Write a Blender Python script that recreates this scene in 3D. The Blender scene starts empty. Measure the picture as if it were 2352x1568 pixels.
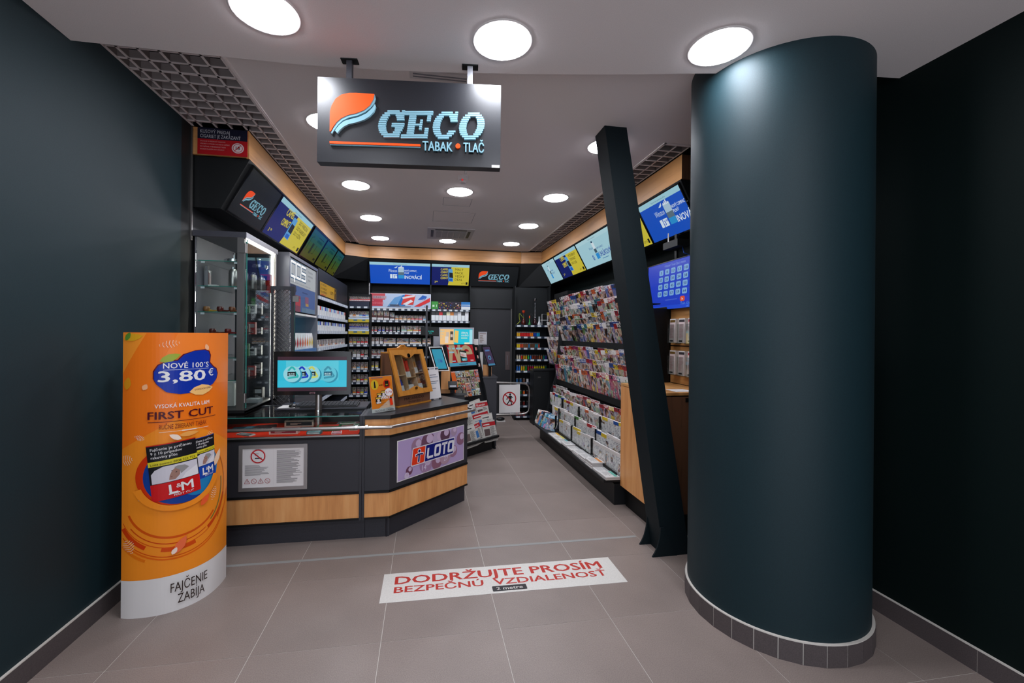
import bpy, math, random
from mathutils import Vector as V, Matrix
random.seed(7)
R = math.radians
C = bpy.context.scene.collection
sc = bpy.context.scene
# ------------------------------------------------------------------ camera, world, lights, exposure
cam_d = bpy.data.cameras.new('camera'); cam = bpy.data.objects.new('camera', cam_d); C.objects.link(cam)
cam_d.sensor_width = 36; cam_d.lens = 970 / 2352 * 36
cam_d.shift_x = (1176 - 1133) / 2352; cam_d.shift_y = (768 - 784) / 2352
cam_d.clip_start = .05; cam_d.clip_end = 60
yaw = R(9.25); roll = R(.5)
fw = V((math.sin(yaw), math.cos(yaw), 0)); rt0 = V((math.cos(yaw), -math.sin(yaw), 0)); up0 = V((0, 0, 1))
rt = rt0 * math.cos(roll) + up0 * math.sin(roll); up = up0 * math.cos(roll) - rt0 * math.sin(roll)
mw = Matrix((rt, up, -fw)).transposed().to_4x4(); mw.translation = V((0, 0, 1.527)); cam.matrix_world = mw
sc.camera = cam
w = bpy.data.worlds.new('world'); sc.world = w; w.use_nodes = True
w.node_tree.nodes['Background'].inputs[0].default_value = (.72, .76, .84, 1)
w.node_tree.nodes['Background'].inputs[1].default_value = 2.8
vs = sc.view_settings; vs.view_transform = 'Standard'; vs.look = 'None'; vs.gamma = 1; vs.use_curve_mapping = False
vs.exposure = 0.0
LAMP = 73.0        # radiance of the ceiling lamp discs
LED = 34.0
try:
    sc.cycles.use_denoising = True; sc.cycles.max_bounces = 8; sc.cycles.transparent_max_bounces = 16
    sc.cycles.sample_clamp_indirect = 4
except Exception: pass

# ------------------------------------------------------------------ materials
def lin(c):
    if isinstance(c, str): c = [int(c[i:i + 2], 16) for i in (0, 2, 4)]
    return tuple(((x / 255 / 12.92) if x / 255 <= .04045 else ((x / 255 + .055) / 1.055) ** 2.4) for x in c)
MC = {}
def mat(c, rough=.55, metal=0., em=0., spec=.5, key=None, coat=0.):
    k = (c if isinstance(c, str) else tuple(c), rough, metal, em, spec, coat)
    if k in MC: return MC[k]
    m = bpy.data.materials.new('mat'); m.use_nodes = True; b = m.node_tree.nodes['Principled BSDF']
    l = lin(c) + (1,)
    b.inputs['Base Color'].default_value = l if not em else (.01, .01, .01, 1)
    b.inputs['Roughness'].default_value = rough; b.inputs['Metallic'].default_value = metal
    b.inputs['Specular IOR Level'].default_value = spec
    if coat: b.inputs['Coat Weight'].default_value = coat; b.inputs['Coat Roughness'].default_value = .06
    if em: b.inputs['Emission Color'].default_value = l; b.inputs['Emission Strength'].default_value = em
    MC[k] = m; return m
class NT:
    def __init__(s, name):
        s.m = bpy.data.materials.new(name); s.m.use_nodes = True; s.t = s.m.node_tree; s.b = s.t.nodes['Principled BSDF']
    def n(s, ty, **kw):
        nd = s.t.nodes.new(ty)
        for k, v in kw.items():
            if k.startswith('i_'): nd.inputs[int(k[2:])].default_value = v
            else: setattr(nd, k, v)
        return nd
    def l(s, a, b): s.t.links.new(a, b)
    def math(s, op, a, b=None, c=None):
        nd = s.n('ShaderNodeMath', operation=op)
        for i, x in enumerate((a, b, c)):
            if x is None: continue
            if isinstance(x, (int, float)): nd.inputs[i].default_value = x
            else: s.l(x, nd.inputs[i])
        return nd.outputs[0]
    def mix(s, f, a, b, bt='MIX'):
        nd = s.n('ShaderNodeMix', data_type='RGBA', blend_type=bt)
        for i, x in ((0, f), (6, a), (7, b)):
            if isinstance(x, (int, float)): nd.inputs[i].default_value = x
            elif isinstance(x, tuple): nd.inputs[i].default_value = x if len(x) == 4 else x + (1,)
            else: s.l(x, nd.inputs[i])
        return nd.outputs[2]
    def ramp(s, f, pts):
        nd = s.n('ShaderNodeValToRGB'); e = nd.color_ramp.elements
        while len(e) < len(pts): e.new(.5)
        for q, (p, c) in zip(e, pts): q.position = p; q.color = (lin(c) if isinstance(c, str) else c) + (1,)
        s.l(f, nd.inputs[0]); return nd.outputs[0]
    def coords(s, scale=(1, 1, 1), out='Object'):
        tc = s.n('ShaderNodeTexCoord'); mp = s.n('ShaderNodeMapping'); mp.inputs['Scale'].default_value = scale
        s.l(tc.outputs[out], mp.inputs[0]); return mp.outputs[0]
    def noise(s, vec, sc_, det=3, out=0, rough=.5):
        nd = s.n('ShaderNodeTexNoise'); nd.inputs['Scale'].default_value = sc_; nd.inputs['Detail'].default_value = det
        nd.inputs['Roughness'].default_value = rough
        s.l(vec, nd.inputs['Vector']); return nd.outputs[out]
    def bump(s, h, st, d=.01):
        nd = s.n('ShaderNodeBump'); nd.inputs['Strength'].default_value = st; nd.inputs['Distance'].default_value = d
        s.l(h, nd.inputs['Height']); s.l(nd.outputs[0], s.b.inputs['Normal'])
def speckle(name, c1, c2, rough, scale=400, spec=.5, bump=0., big=0.):
    t = NT(name); v = t.coords(); n = t.noise(v, scale, 2)
    c = t.ramp(n, [(.35, c1), (.65, c2)])
    if big:
        n2 = t.noise(v, 1.7, 5); c = t.mix(big, c, t.ramp(n2, [(.35, (.45, .45, .45)), (.65, (1, 1, 1))]), 'MULTIPLY')
    t.l(c, t.b.inputs['Base Color']); t.b.inputs['Roughness'].default_value = rough; t.b.inputs['Specular IOR Level'].default_value = spec
    if bump: t.bump(n, bump, .001)
    return t.m
def wood(name, sc_, c1='C08A50', c2='A06A34', c3='7A4A22', rough=.45):
    t = NT(name); v = t.coords(sc_); n = t.noise(v, 2.2, 6, rough=.6); n2 = t.noise(t.coords(tuple(x * .35 for x in sc_)), 1.6, 3)
    c = t.ramp(n, [(.3, c2), (.5, c1), (.72, {'C08A50': 'D09A5E', 'D8975A': 'E2A66A'}.get(c1, c1))])
    k = t.ramp(n2, [(.28, (1, 1, 1)), (.36, (0, 0, 0))])
    c = t.mix(t.math('MULTIPLY', k, .55), c, lin(c3)); t.l(c, t.b.inputs['Base Color'])
    t.b.inputs['Roughness'].default_value = rough; t.bump(n, .15, .002); return t.m
OAK_V = wood('oak_vertical', (7, 7, .7), 'D8975A', 'C07E46', '8A5630'); OAK_H = wood('oak_horizontal', (.6, .6, 7), 'B8824C', '9C6838', '74481F'); OAK_L = wood('oak_lengthwise', (7, .6, 7))
CIGAR_OAK = wood('honey_oak', (14, 14, 1.5), 'B87828', '9C6018', '6A3A10', .35)
WALNUT = wood('brown_oak', (14, 14, 1.5), '6A4630', '4E3222', '3A2416', .5)
TEAL = speckle('teal_paint', '0C2127', '0F272D', .58, 260, .3, .12)
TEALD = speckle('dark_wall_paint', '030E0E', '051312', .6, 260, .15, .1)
CEIL = speckle('ceiling_paint', 'E0D6D4', 'E8DEDC', .85, 300, .2)
TILE = speckle('floor_tile', '83756F', '93857E', .42, 220, .45, .08, .35)
SKIRT = speckle('skirting_tile', '463F40', '524A4A', .5, 220, .4)
GROUT = mat('C8C2BA', .8); BLACKL = speckle('black_laminate', '0F1113', '1A1C1F', .5, 500, .35, .1)
DARKL = speckle('charcoal_laminate', '242429', '33333A', .45, 520, .4, .1)
BLACK = mat('07090A', .55, spec=.3); BLACKG = mat('060608', .15); NEARBLK = mat('101315', .6, spec=.3)
STEEL = mat('A8A4A2', .32, 1.); STEELB = mat('9A9694', .35, 1.); CHROME = mat('DCDCE0', .08, 1.)
WHITE = mat('E2DEDC', .5); WHITEP = mat('D8D4D4', .65); GREYP = mat('75737A', .5); SILVER = mat('8E8E94', .35, .7)
DARKSHELF = mat('1C2028', .4); LABELW = mat('CCD2D8', .5); RED = mat('B01818', .5)
BEAM = speckle('post_paint', '091418', '0C1A1F', .6, 300, .2, .12)
def glassm(fac=.4, tint=(.94, .975, .965, 1)):
    t = NT('clear_glass'); t.t.nodes.remove(t.b); o = t.t.nodes['Material Output']
    tr = t.n('ShaderNodeBsdfTransparent'); tr.inputs[0].default_value = tint
    gl = t.n('ShaderNodeBsdfGlossy'); gl.inputs['Roughness'].default_value = .02
    fr = t.n('ShaderNodeFresnel'); fr.inputs[0].default_value = 1.45; mx = t.n('ShaderNodeMixShader')
    t.l(t.math('MULTIPLY', fr.outputs[0], fac), mx.inputs[0]); t.l(tr.outputs[0], mx.inputs[1]); t.l(gl.outputs[0], mx.inputs[2]); t.l(mx.outputs[0], o.inputs[0]); return t.m
GLASS = glassm(); ACRYL = glassm(.12, (.985, .99, .99, 1)); GEDGE = mat('2C7A70', .1, em=0, spec=.8)
def cover(kind):
    t = NT('printed_' + kind)
    uv = t.n('ShaderNodeUVMap'); sx = t.n('ShaderNodeSeparateXYZ'); t.l(uv.outputs[0], sx.inputs[0]); U, Vv = sx.outputs[0], sx.outputs[1]
    oi = t.n('ShaderNodeObjectInfo'); rnd = oi.outputs['Random']; col = oi.outputs['Color']
    off = t.n('ShaderNodeCombineXYZ'); t.l(t.math('MULTIPLY', rnd, 91.), off.inputs[0]); t.l(t.math('MULTIPLY', rnd, 37.), off.inputs[2])
    ad = t.n('ShaderNodeVectorMath', operation='ADD'); t.l(uv.outputs[0], ad.inputs[0]); t.l(off.outputs[0], ad.inputs[1]); P = ad.outputs[0]
    vo = t.n('ShaderNodeTexVoronoi'); vo.inputs['Scale'].default_value = 1.7 if kind == 'cover' else 3.5; t.l(P, vo.inputs['Vector'])
    n1 = t.noise(P, 2.4, 4); n2 = t.noise(P, 7., 4)
    hs = t.n('ShaderNodeHueSaturation'); hs.inputs['Saturation'].default_value = .55; hs.inputs['Value'].default_value = .48; t.l(vo.outputs['Color'], hs.inputs['Color'])
    pic = t.ramp(n1, [(.34, '0C0A0A'), (.43, '4A3024'), (.5, 'B08064'), (.56, 'D8CCC4'), (.63, '50606C'), (.7, '14202C')])
    c = t.mix(t.math('GREATER_THAN', t.noise(P, 3.3, 2), .52), pic, hs.outputs[0])
    # letter-like blocks
    bt = t.n('ShaderNodeTexVoronoi', distance='CHEBYCHEV'); bt.inputs['Scale'].default_value = 10.; t.l(P, bt.inputs['Vector'])
    blk = t.math('GREATER_THAN', t.math('SINE', t.math('MULTIPLY', bt.outputs['Distance'], 26.)), .1)
    if kind == 'cover':
        c = t.mix(1., c, (.95, .92, .9), 'MULTIPLY'); hh_ = t.math('GREATER_THAN', t.noise(P, 1.3, 1), .6); c = t.mix(t.math('MULTIPLY', hh_, .75), c, col)
        band = t.math('GREATER_THAN', Vv, .80)
        hb = t.math('MULTIPLY', blk, t.math('GREATER_THAN', Vv, .84))
        head = t.mix(hb, col, t.mix(t.math('GREATER_THAN', rnd, .5), (.8, .78, .76), (.03, .02, .03)))
        c = t.mix(band, c, head)
        side = t.math('MULTIPLY', t.math('LESS_THAN', Vv, .36), t.math('GREATER_THAN', n1, .47))
        c = t.mix(t.math('MULTIPLY', side, blk), c, col)
    elif kind == 'text':
        ln = t.math('GREATER_THAN', t.math('SINE', t.math('MULTIPLY', Vv, 95.)), .1); fade = t.math('MULTIPLY', t.math('MULTIPLY', ln, t.math('GREATER_THAN', t.noise(P, 6., 1), .46)), t.math('LESS_THAN', t.math('ABSOLUTE', t.math('SUBTRACT', U, .5)), .42))
        c2 = t.mix(fade, (.74, .73, .71), (.28, .28, .32)); c = t.mix(t.math('GREATER_THAN', t.noise(P, 2., 1), .6), c2, c)
        c = t.mix(t.math('GREATER_THAN', Vv, .84), c, col); 
    else:
        dark = t.mix(t.math('MULTIPLY', t.math('GREATER_THAN', Vv, .78), t.math('SUBTRACT', 1., blk)), t.mix(.4, c, (.02, .02, .02)), (.015, .015, .015))
        c = t.mix(t.math('LESS_THAN', Vv, .42), dark, col)
        c = t.mix(t.math('MULTIPLY', t.math('LESS_THAN', Vv, .24), t.math('GREATER_THAN', Vv, .05)), c, t.mix(t.math('MULTIPLY', blk, .5), (.75, .74, .73), (.25, .25, .3)))
        if kind == 'light':
            c = t.mix(t.math('LESS_THAN', Vv, .62), c, (.72, .74, .76)); c = t.mix(t.math('GREATER_THAN', Vv, .62), c, col)
    pg = t.math('LESS_THAN', Vv, -.5); c = t.mix(pg, c, t.mix(.5, (.62, .6, .58), col) if kind != 'cover' else (.66, .64, .62))
    t.l(c, t.b.inputs['Base Color']); t.b.inputs['Roughness'].default_value = .35; return t.m
COVER = cover('cover'); TEXTC = cover('text'); PACK = cover('pack'); PACKL = cover('light')

# ------------------------------------------------------------------ mesh building
class Fr:
    def __init__(s, o, u=(1, 0, 0), v=(0, 0, 1)):
        s.o = V(o); s.u = V(u).normalized(); s.v = V(v); s.v = (s.v - s.u * s.v.dot(s.u)).normalized(); s.w = s.u.cross(s.v)
    def p(s, x, y, z=0.): return s.o + s.u * x + s.v * y + s.w * z
class MB:
    def __init__(s): s.v = []; s.f = []; s.m = []; s.ms = []; s.uv = {}
    def mi(s, m):
        if m not in s.ms: s.ms.append(m)
        return s.ms.index(m)
    def poly(s, pts, m): 
        b = len(s.v); s.v += [V(p) for p in pts]; s.f.append(list(range(b, b + len(pts)))); s.m.append(s.mi(m)); return s
    def hexa(s, a, m, mf=None, uvf=False):
        b = len(s.v); s.v += [V(p) for p in a]
        for i, q in enumerate(((0, 1, 5, 4), (1, 2, 6, 5), (2, 3, 7, 6), (3, 0, 4, 7), (4, 5, 6, 7), (3, 2, 1, 0))):
            s.f.append([b + k for k in q]); s.m.append(s.mi(m if not (mf and i == 0) else mf))
            if uvf: s.uv[len(s.f) - 1] = ((0, 0), (1, 0), (1, 1), (0, 1)) if i == 0 else ((.5, -1),) * 4
        return s
    def box(s, x0, y0, z0, x1, y1, z1, m, mf=None, uvf=False, fr=None):
        a = [(x0, y0, z0), (x1, y0, z0), (x1, y1, z0), (x0, y1, z0), (x0, y0, z1), (x1, y0, z1), (x1, y1, z1), (x0, y1, z1)]
        if fr: a = [fr.o + fr.u * p[0] + fr.w * (-p[1]) + fr.v * p[2] for p in a]
        return s.hexa(a, m, mf, uvf)
    def slab(s, bl, br, tl, th, m, mf=None):   # leaning plate: front face corners, thickness behind
        bl, br, tl = V(bl), V(br), V(tl); n = (br - bl).cross(tl - bl).normalized() * -th; tr = br + tl - bl
        return s.hexa([bl, br, br + n, bl + n, tl, tr, tr + n, tl + n], m, mf)
    def prism(s, pts, d, m, mt=None):   # pts 3D planar loop, extruded by vector d
        b = len(s.v); n = len(pts); d = V(d); s.v += [V(p) for p in pts] + [V(p) + d for p in pts]
        s.f.append(list(range(b, b + n))[::-1]); s.m.append(s.mi(m)); s.f.append(list(range(b + n, b + 2 * n))); s.m.append(s.mi(mt or m))
        for i in range(n):
            j = (i + 1) % n; s.f.append([b + i, b + j, b + n + j, b + n + i]); s.m.append(s.mi(m))
        return s
    def tube(s, pts, r, m, n=10, cap=True):
        pts = [V(p) for p in pts]; rs = r if isinstance(r, (list, tuple)) else [r] * len(pts); b = len(s.v); up_ = None
        for i, p in enumerate(pts):
            d = (pts[min(i + 1, len(pts) - 1)] - pts[max(i - 1, 0)]).normalized()
            if up_ is None: up_ = V((0, 0, 1)) if abs(d.z) < .9 else V((1, 0, 0))
            a = d.cross(up_).normalized(); e = a.cross(d); up_ = e
            s.v += [p + (a * math.cos(t) + e * math.sin(t)) * rs[i] for t in [2 * math.pi * k / n for k in range(n)]]
        for i in range(len(pts) - 1):
            for k in range(n):
                q = (k + 1) % n; s.f.append([b + i * n + k, b + (i + 1) * n + k, b + (i + 1) * n + q, b + i * n + q]); s.m.append(s.mi(m))
        if cap:
            s.f.append([b + k for k in range(n)]); s.m.append(s.mi(m))
            s.f.append([b + (len(pts) - 1) * n + k for k in range(n)][::-1]); s.m.append(s.mi(m))
        return s
    def lathe(s, o, prof, m, n=16):
        o = V(o); return s.tube([o + V((0, 0, z)) for r, z in prof], [max(r, .0004) for r, z in prof], m, n)
    def ball(s, o, r, m, n=10, sq=(1, 1, 1)):
        b = len(s.v); o = V(o); k = n // 2
        for i in range(k + 1):
            t = math.pi * i / k
            for j in range(n):
                a = 2 * math.pi * j / n; s.v.append(o + V((r * sq[0] * math.sin(t) * math.cos(a), r * sq[1] * math.sin(t) * math.sin(a), r * sq[2] * math.cos(t))))
        for i in range(k):
            for j in range(n):
                q = (j + 1) % n; s.f.append([b + i * n + j, b + (i + 1) * n + j, b + (i + 1) * n + q, b + i * n + q]); s.m.append(s.mi(m))
        return s
    def data(s, name, off=None, inv=None):
        me = bpy.data.meshes.new(name); vv = s.v
        if off is not None: off = V(off); vv = [p - off for p in vv]
        if inv is not None: vv = [inv @ p for p in vv]
        me.from_pydata([tuple(p) for p in vv], [], s.f)
        for m in s.ms: me.materials.append(m)
        me.polygons.foreach_set('material_index', s.m)
        if s.uv:
            ul = me.uv_layers.new(name='UVMap')
            for fi, us in s.uv.items():
                for li, q in zip(me.polygons[fi].loop_indices, us): ul.data[li].uv = q
        me.update(); return me
    def build(s, name, parent=None, smooth=False, loc=None):
        if parent is not None and parent.name in MWD: me = s.data(name, inv=MWD[parent.name].inverted())
        else: me = s.data(name, off=loc)
        o = bpy.data.objects.new(name, me); C.objects.link(o)
        if parent is not None: o.parent = parent; MWD[o.name] = MWD[parent.name]
        else:
            if loc is not None: o.location = loc
            MWD[o.name] = Matrix.Translation(V(loc) if loc is not None else V((0, 0, 0)))
        if smooth:
            me.polygons.foreach_set('use_smooth', [True] * len(me.polygons))
            try: me.set_sharp_from_angle(angle=R(40))
            except Exception: pass
        return o
MWD = {}
ORD = 'first second third fourth fifth sixth seventh eighth ninth tenth eleventh twelfth thirteenth fourteenth fifteenth sixteenth seventeenth eighteenth nineteenth twentieth twenty-first twenty-second twenty-third twenty-fourth twenty-fifth twenty-sixth twenty-seventh twenty-eighth'.split()
def tag(o, label=None, cat=None, group=None, kind=None):
    for k, v in (('label', label), ('category', cat), ('group', group), ('kind', kind)):
        if v: o[k] = v
    return o
def thing(name, label, cat, loc=(0, 0, 0), rotz=0, group=None):
    o = bpy.data.objects.new(name, None); C.objects.link(o); o.empty_display_size = .1
    o.location = loc; o.rotation_euler = (0, 0, rotz); MWD[o.name] = Matrix.Translation(V(loc)) @ Matrix.Rotation(rotz, 4, 'Z')
    return tag(o, label, cat, group)
def one(name, mb, label, cat, loc, group=None, smooth=False): return tag(mb.build(name, None, smooth, loc), label, cat, group)
def struct(name, mb, parent=None, smooth=False):
    o = mb.build(name, parent, smooth)
    if parent is None: o['kind'] = 'structure'
    return o
def inst(name, me, mtx, parent=None, label=None, cat=None, group=None, color=None):
    o = bpy.data.objects.new(name, me); C.objects.link(o)
    if parent is not None: o.parent = parent; o.matrix_basis = MWD[parent.name].inverted() @ mtx; MWD[o.name] = mtx
    else: o.matrix_world = mtx; MWD[o.name] = mtx
    if color: o.color = lin(color) + (1,)
    return tag(o, label, cat, group)
def T(x, y, z, rz=0, rx=0, ry=0): return Matrix.Translation((x, y, z)) @ Matrix.Rotation(rz, 4, 'Z') @ Matrix.Rotation(ry, 4, 'Y') @ Matrix.Rotation(rx, 4, 'X')

# ------------------------------------------------------------------ flat print: text, shapes
TX = {}
def text2d(s, bold=0.):
    k = (s, bold)
    if k in TX: return TX[k]
    cu = bpy.data.curves.new('t', 'FONT'); cu.body = s; cu.size = 1; cu.resolution_u = 2; cu.offset = bold; cu.fill_mode = 'FRONT'
    ob = bpy.data.objects.new('t', cu); me = bpy.data.meshes.new_from_object(ob)
    vv = [(p.co.x, p.co.y) for p in me.vertices]; ff = [list(p.vertices) for p in me.polygons]
    bpy.data.objects.remove(ob); bpy.data.meshes.remove(me); bpy.data.curves.remove(cu)
    xs = [p[0] for p in vv] or [0, 1]; TX[k] = (vv, ff, min(xs), max(xs)); return TX[k]
def ell(cx, cy, rx, ry=None, n=24, a0=0, a1=360):
    ry = ry or rx; return [(cx + rx * math.cos(R(a0 + (a1 - a0) * i / n)), cy + ry * math.sin(R(a0 + (a1 - a0) * i / n))) for i in range(n if a1 - a0 == 360 else n + 1)]
def ring(cx, cy, r, wd, n=28, a0=0, a1=360):
    out = []
    for i in range(n):
        a, b = R(a0 + (a1 - a0) * i / n), R(a0 + (a1 - a0) * (i + 1) / n)
        out.append([(cx + (r - wd) * math.cos(a), cy + (r - wd) * math.sin(a)), (cx + r * math.cos(a), cy + r * math.sin(a)), (cx + r * math.cos(b), cy + r * math.sin(b)), (cx + (r - wd) * math.cos(b), cy + (r - wd) * math.sin(b))])
    return out
def strk(pts, wd):
    out = []
    for (x0, y0), (x1, y1) in zip(pts, pts[1:]):
        L = math.hypot(x1 - x0, y1 - y0) or 1; nx, ny = -(y1 - y0) / L * wd / 2, (x1 - x0) / L * wd / 2
        out.append([(x0 - nx, y0 - ny), (x1 - nx, y1 - ny), (x1 + nx, y1 + ny), (x0 + nx, y0 + ny)])
    return out
def rrect(x0, y0, x1, y1, r, sh=0.):
    p = ell(x1 - r, y1 - r, r, n=4, a0=0, a1=90) + ell(x0 + r, y1 - r, r, n=4, a0=90, a1=180) + ell(x0 + r, y0 + r, r, n=4, a0=180, a1=270) + ell(x1 - r, y0 + r, r, n=4, a0=270, a1=360)
    return [(x + sh * (y - y0), y) for x, y in p]
class Art:
    """flat print in a frame: every call lays one colour on top of the last"""
    def __init__(s, fp, em=0., ext=0., rough=.5, step=.00025, coat=0.): s.fp = fp; s.em = em; s.ext = ext; s.mb = MB(); s.k = .0004; s.rough = rough; s.step = step; s.coat = coat; s.brk = None
    def mat(s, c): return c if not isinstance(c, (str, tuple)) else mat(c, s.rough, em=s.em, coat=s.coat, spec=.22)
    def up(s): s.k += s.step; return s
    def pl(s, pts, c, ext=None, cs=None):
        e = s.ext if ext is None else ext
        if s.brk: 
            for q in clip_strips(pts, s.brk): s.mb.poly([s.fp(x, y, s.k) for x, y in q], s.mat(c))
        elif e:
            A = [s.fp(x, y, s.k) for x, y in pts]; D = s.fp(pts[0][0], pts[0][1], s.k + e) - A[0]; s.mb.prism(A, D, s.mat(cs or c), s.mat(c))
        else: s.mb.poly([s.fp(x, y, s.k) for x, y in pts], s.mat(c))
        s.up(); return s
    def many(s, ps, c):
        if s.brk: ps = [r_ for q in ps for r_ in clip_strips(q, s.brk)]
        for q in ps: s.mb.poly([s.fp(x, y, s.k) for x, y in q], s.mat(c))
        s.up(); return s
    def r(s, x0, y0, x1, y1, c, **k): return s.pl([(x0, y0), (x1, y0), (x1, y1), (x0, y1)], c, **k)
    def e(s, cx, cy, rx, ry, c, n=24): return s.pl(ell(cx, cy, rx, ry, n), c)
    def lines(s, x0, y0, x1, y1, n, c, seed=1):    # rows of print too small to read
        rr = random.Random(seed); h = (y1 - y0) / n
        return s.many([[(x0, y0 + h * i + h * .2), (x0 + (x1 - x0) * q, y0 + h * i + h * .2), (x0 + (x1 - x0) * q, y0 + h * i + h * .65), (x0, y0 + h * i + h * .65)] for i in range(n) for q in [rr.uniform(.55, 1)]], c)
    def t(s, txt, x, y, h, c, w=None, a='l', b=0., sh=0., rot=0., ext=None):
        if b:
            for dx, dy in ((-b * h * .8, 0), (b * h * .8, 0), (0, b * h * .6)): s.t(txt, x + dx, y + dy, h, c, w, a, 0., sh, rot, ext); s.k -= s.step * .98
            s.k += s.step * .98
        vv, ff, x0, x1 = text2d(txt, 0.); k = h / .73; kx = k if w is None else w / (x1 - x0); wd = (x1 - x0) * kx
        ox = {'l': 0, 'c': -wd / 2, 'r': -wd}[a]; ca, sa = math.cos(R(rot)), math.sin(R(rot)); m = s.mat(c); P = []
        for px, py in vv:
            qx = (px - x0) * kx + ox + sh * py * k; qy = py * k; P.append((x + qx * ca - qy * sa, y + qx * sa + qy * ca))
        e = s.ext if ext is None else ext; mb = s.mb; mi = mb.mi(m)
        if s.brk:
            for f in ff:
                for q in clip_strips([P[i] for i in f], s.brk): mb.poly([s.fp(X, Y, s.k) for X, Y in q], m)
            s.up(); return s
        base = len(mb.v); mb.v += [s.fp(p[0], p[1], s.k + e) for p in P]
        for f in ff: mb.f.append([base + i for i in f]); mb.m.append(mi)
        if e:
            b2 = len(mb.v); mb.v += [s.fp(p[0], p[1], s.k) for p in P]; ed = {}
            for f in ff:
                for i in range(len(f)):
                    q = (f[i], f[(i + 1) % len(f)]); ed[q] = 1
            for (i, j) in ed:
                if (j, i) not in ed: mb.f.append([base + i, b2 + i, b2 + j, base + j]); mb.m.append(mi)
        s.up(); return s
    def done(s, name, parent): return s.mb.build(name, parent)
def clip_strips(pts, st):
    def half(ps, x, sgn):
        out = []
        for i in range(len(ps)):
            a, b = ps[i], ps[(i + 1) % len(ps)]; da, db = (a[0] - x) * sgn, (b[0] - x) * sgn
            if da >= 0: out.append(a)
            if (da > 0 and db < 0) or (da < 0 and db > 0): t = da / (da - db); out.append((x, a[1] + (b[1] - a[1]) * t))
        return out
    x0 = min(p[0] for p in pts); x1 = max(p[0] for p in pts); res = []
    for a, b in zip(st, st[1:]):
        if b <= x0 or a >= x1: continue
        q = half(pts, a, 1); q = half(q, b, -1) if q else q
        if len(q) > 2: res.append([(min(max(X, a + 1e-6), b - 1e-6), Y) for X, Y in q])
    return res
# ---- the shop's emblem: leaf, swoosh, striped slab letters (unit: width 1.0, height .46)
def glyph(ch, x, y):
    def el(rx, ry): return ((x - .5) / rx) ** 2 + ((y - .5) / ry) ** 2 < 1
    o = el(.52, .52) and not el(.22, .35)
    if ch == 'O': return o
    if ch == 'C': return (o and not (x > .55 and .28 < y < .62)) or (.84 < x < .97 and .6 < y < 1.)
    if ch == 'G': return (o and not (x > .55 and .4 < y < .64)) or (.84 < x < .97 and .62 < y < 1.) or (.52 < x < 1.02 and .42 < y < .54) or (.66 < x < .9 and y < .5)
    return (y < .13 and x < .97) or (y > .87) or (.14 < x < .42) or (.42 <= x < .66 and .43 < y < .57) or (.6 < x < .7 and .3 < y < .7) or (.84 < x < 1. and y > .62) or (.82 < x < .97 and y < .36)
def emblem(A, x0, y0, W, bars=13, ora='F04A10', blu='9FC6D2', ext=0.):
    def q(ps): return [(x0 + (px - 280) / 1690 * W, y0 + (1160 - py + .0437 * (px - 280)) / 1690 * W) for px, py in ps]
    leaf = [(280, 915), (283, 700), (298, 640), (340, 565), (400, 522), (480, 503), (560, 502), (750, 515), (738, 575), (700, 640), (640, 690), (560, 722), (470, 742), (400, 775), (350, 820), (315, 870), (290, 918)]
    edge = [(290, 925), (350, 820), (400, 775), (470, 742), (560, 722), (640, 690), (700, 640), (738, 575), (752, 515), (762, 560), (745, 610), (715, 655), (650, 708), (570, 745), (480, 765), (410, 800), (365, 845), (330, 895), (302, 942)]
    sw = [(335, 908), (378, 850), (430, 808), (500, 785), (590, 762), (670, 722), (730, 665), (758, 622), (768, 650), (748, 705), (700, 758), (640, 795), (560, 822), (480, 840), (425, 868), (385, 905), (360, 938)]
    A.pl(q(edge), blu, ext=ext * .8); A.pl(q(sw), blu, ext=ext); A.pl(q(leaf), ora, ext=ext)
    for ch, gx, gy0, gw in (('G', 797, 985, 272), ('E', 1072, 995, 280), ('C', 1385, 1002, 262), ('O', 1672, 1012, 270)):
        H = 300; n = bars
        for i in range(n):
            yy = (i + .5) / n; runs = []; st = None; K = 44
            for j in range(K + 1):
                xx = j / K * 1.1 - .05; inn = j < K and glyph(ch, xx, yy)
                if inn and st is None: st = xx
                if not inn and st is not None: runs.append((st, xx)); st = None
            for a, b in runs:
                s_ = .16 * (yy - .5); y1 = gy0 - i / n * H; y2 = gy0 - (i + .8) / n * H
                A.k -= A.step; A.pl(q([(gx + (a + s_) * gw, y1), (gx + (b + s_) * gw, y1), (gx + (b + s_) * gw, y2), (gx + (a + s_) * gw, y2)]), blu, ext=ext)
    A.pl(q([(282, 1050), (1250, 1088), (1250, 1098), (286, 1062)]), blu, ext=ext * .7)
    A.pl(q([(280, 1024), (1250, 1062), (1252, 1086), (282, 1048)]), ora, ext=ext)
    k = W / 1690
    A.t('TABAK', x0 + 995 * k, y0 + 72 * k, 108 * k, blu, w=325 * k, b=.03, ext=ext); A.t('TLAČ', x0 + 1440 * k, y0 + 72 * k, 108 * k, blu, w=225 * k, b=.03, ext=ext)
    A.pl(q(ell(1660, 1085, 27)), ora, ext=ext)

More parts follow.
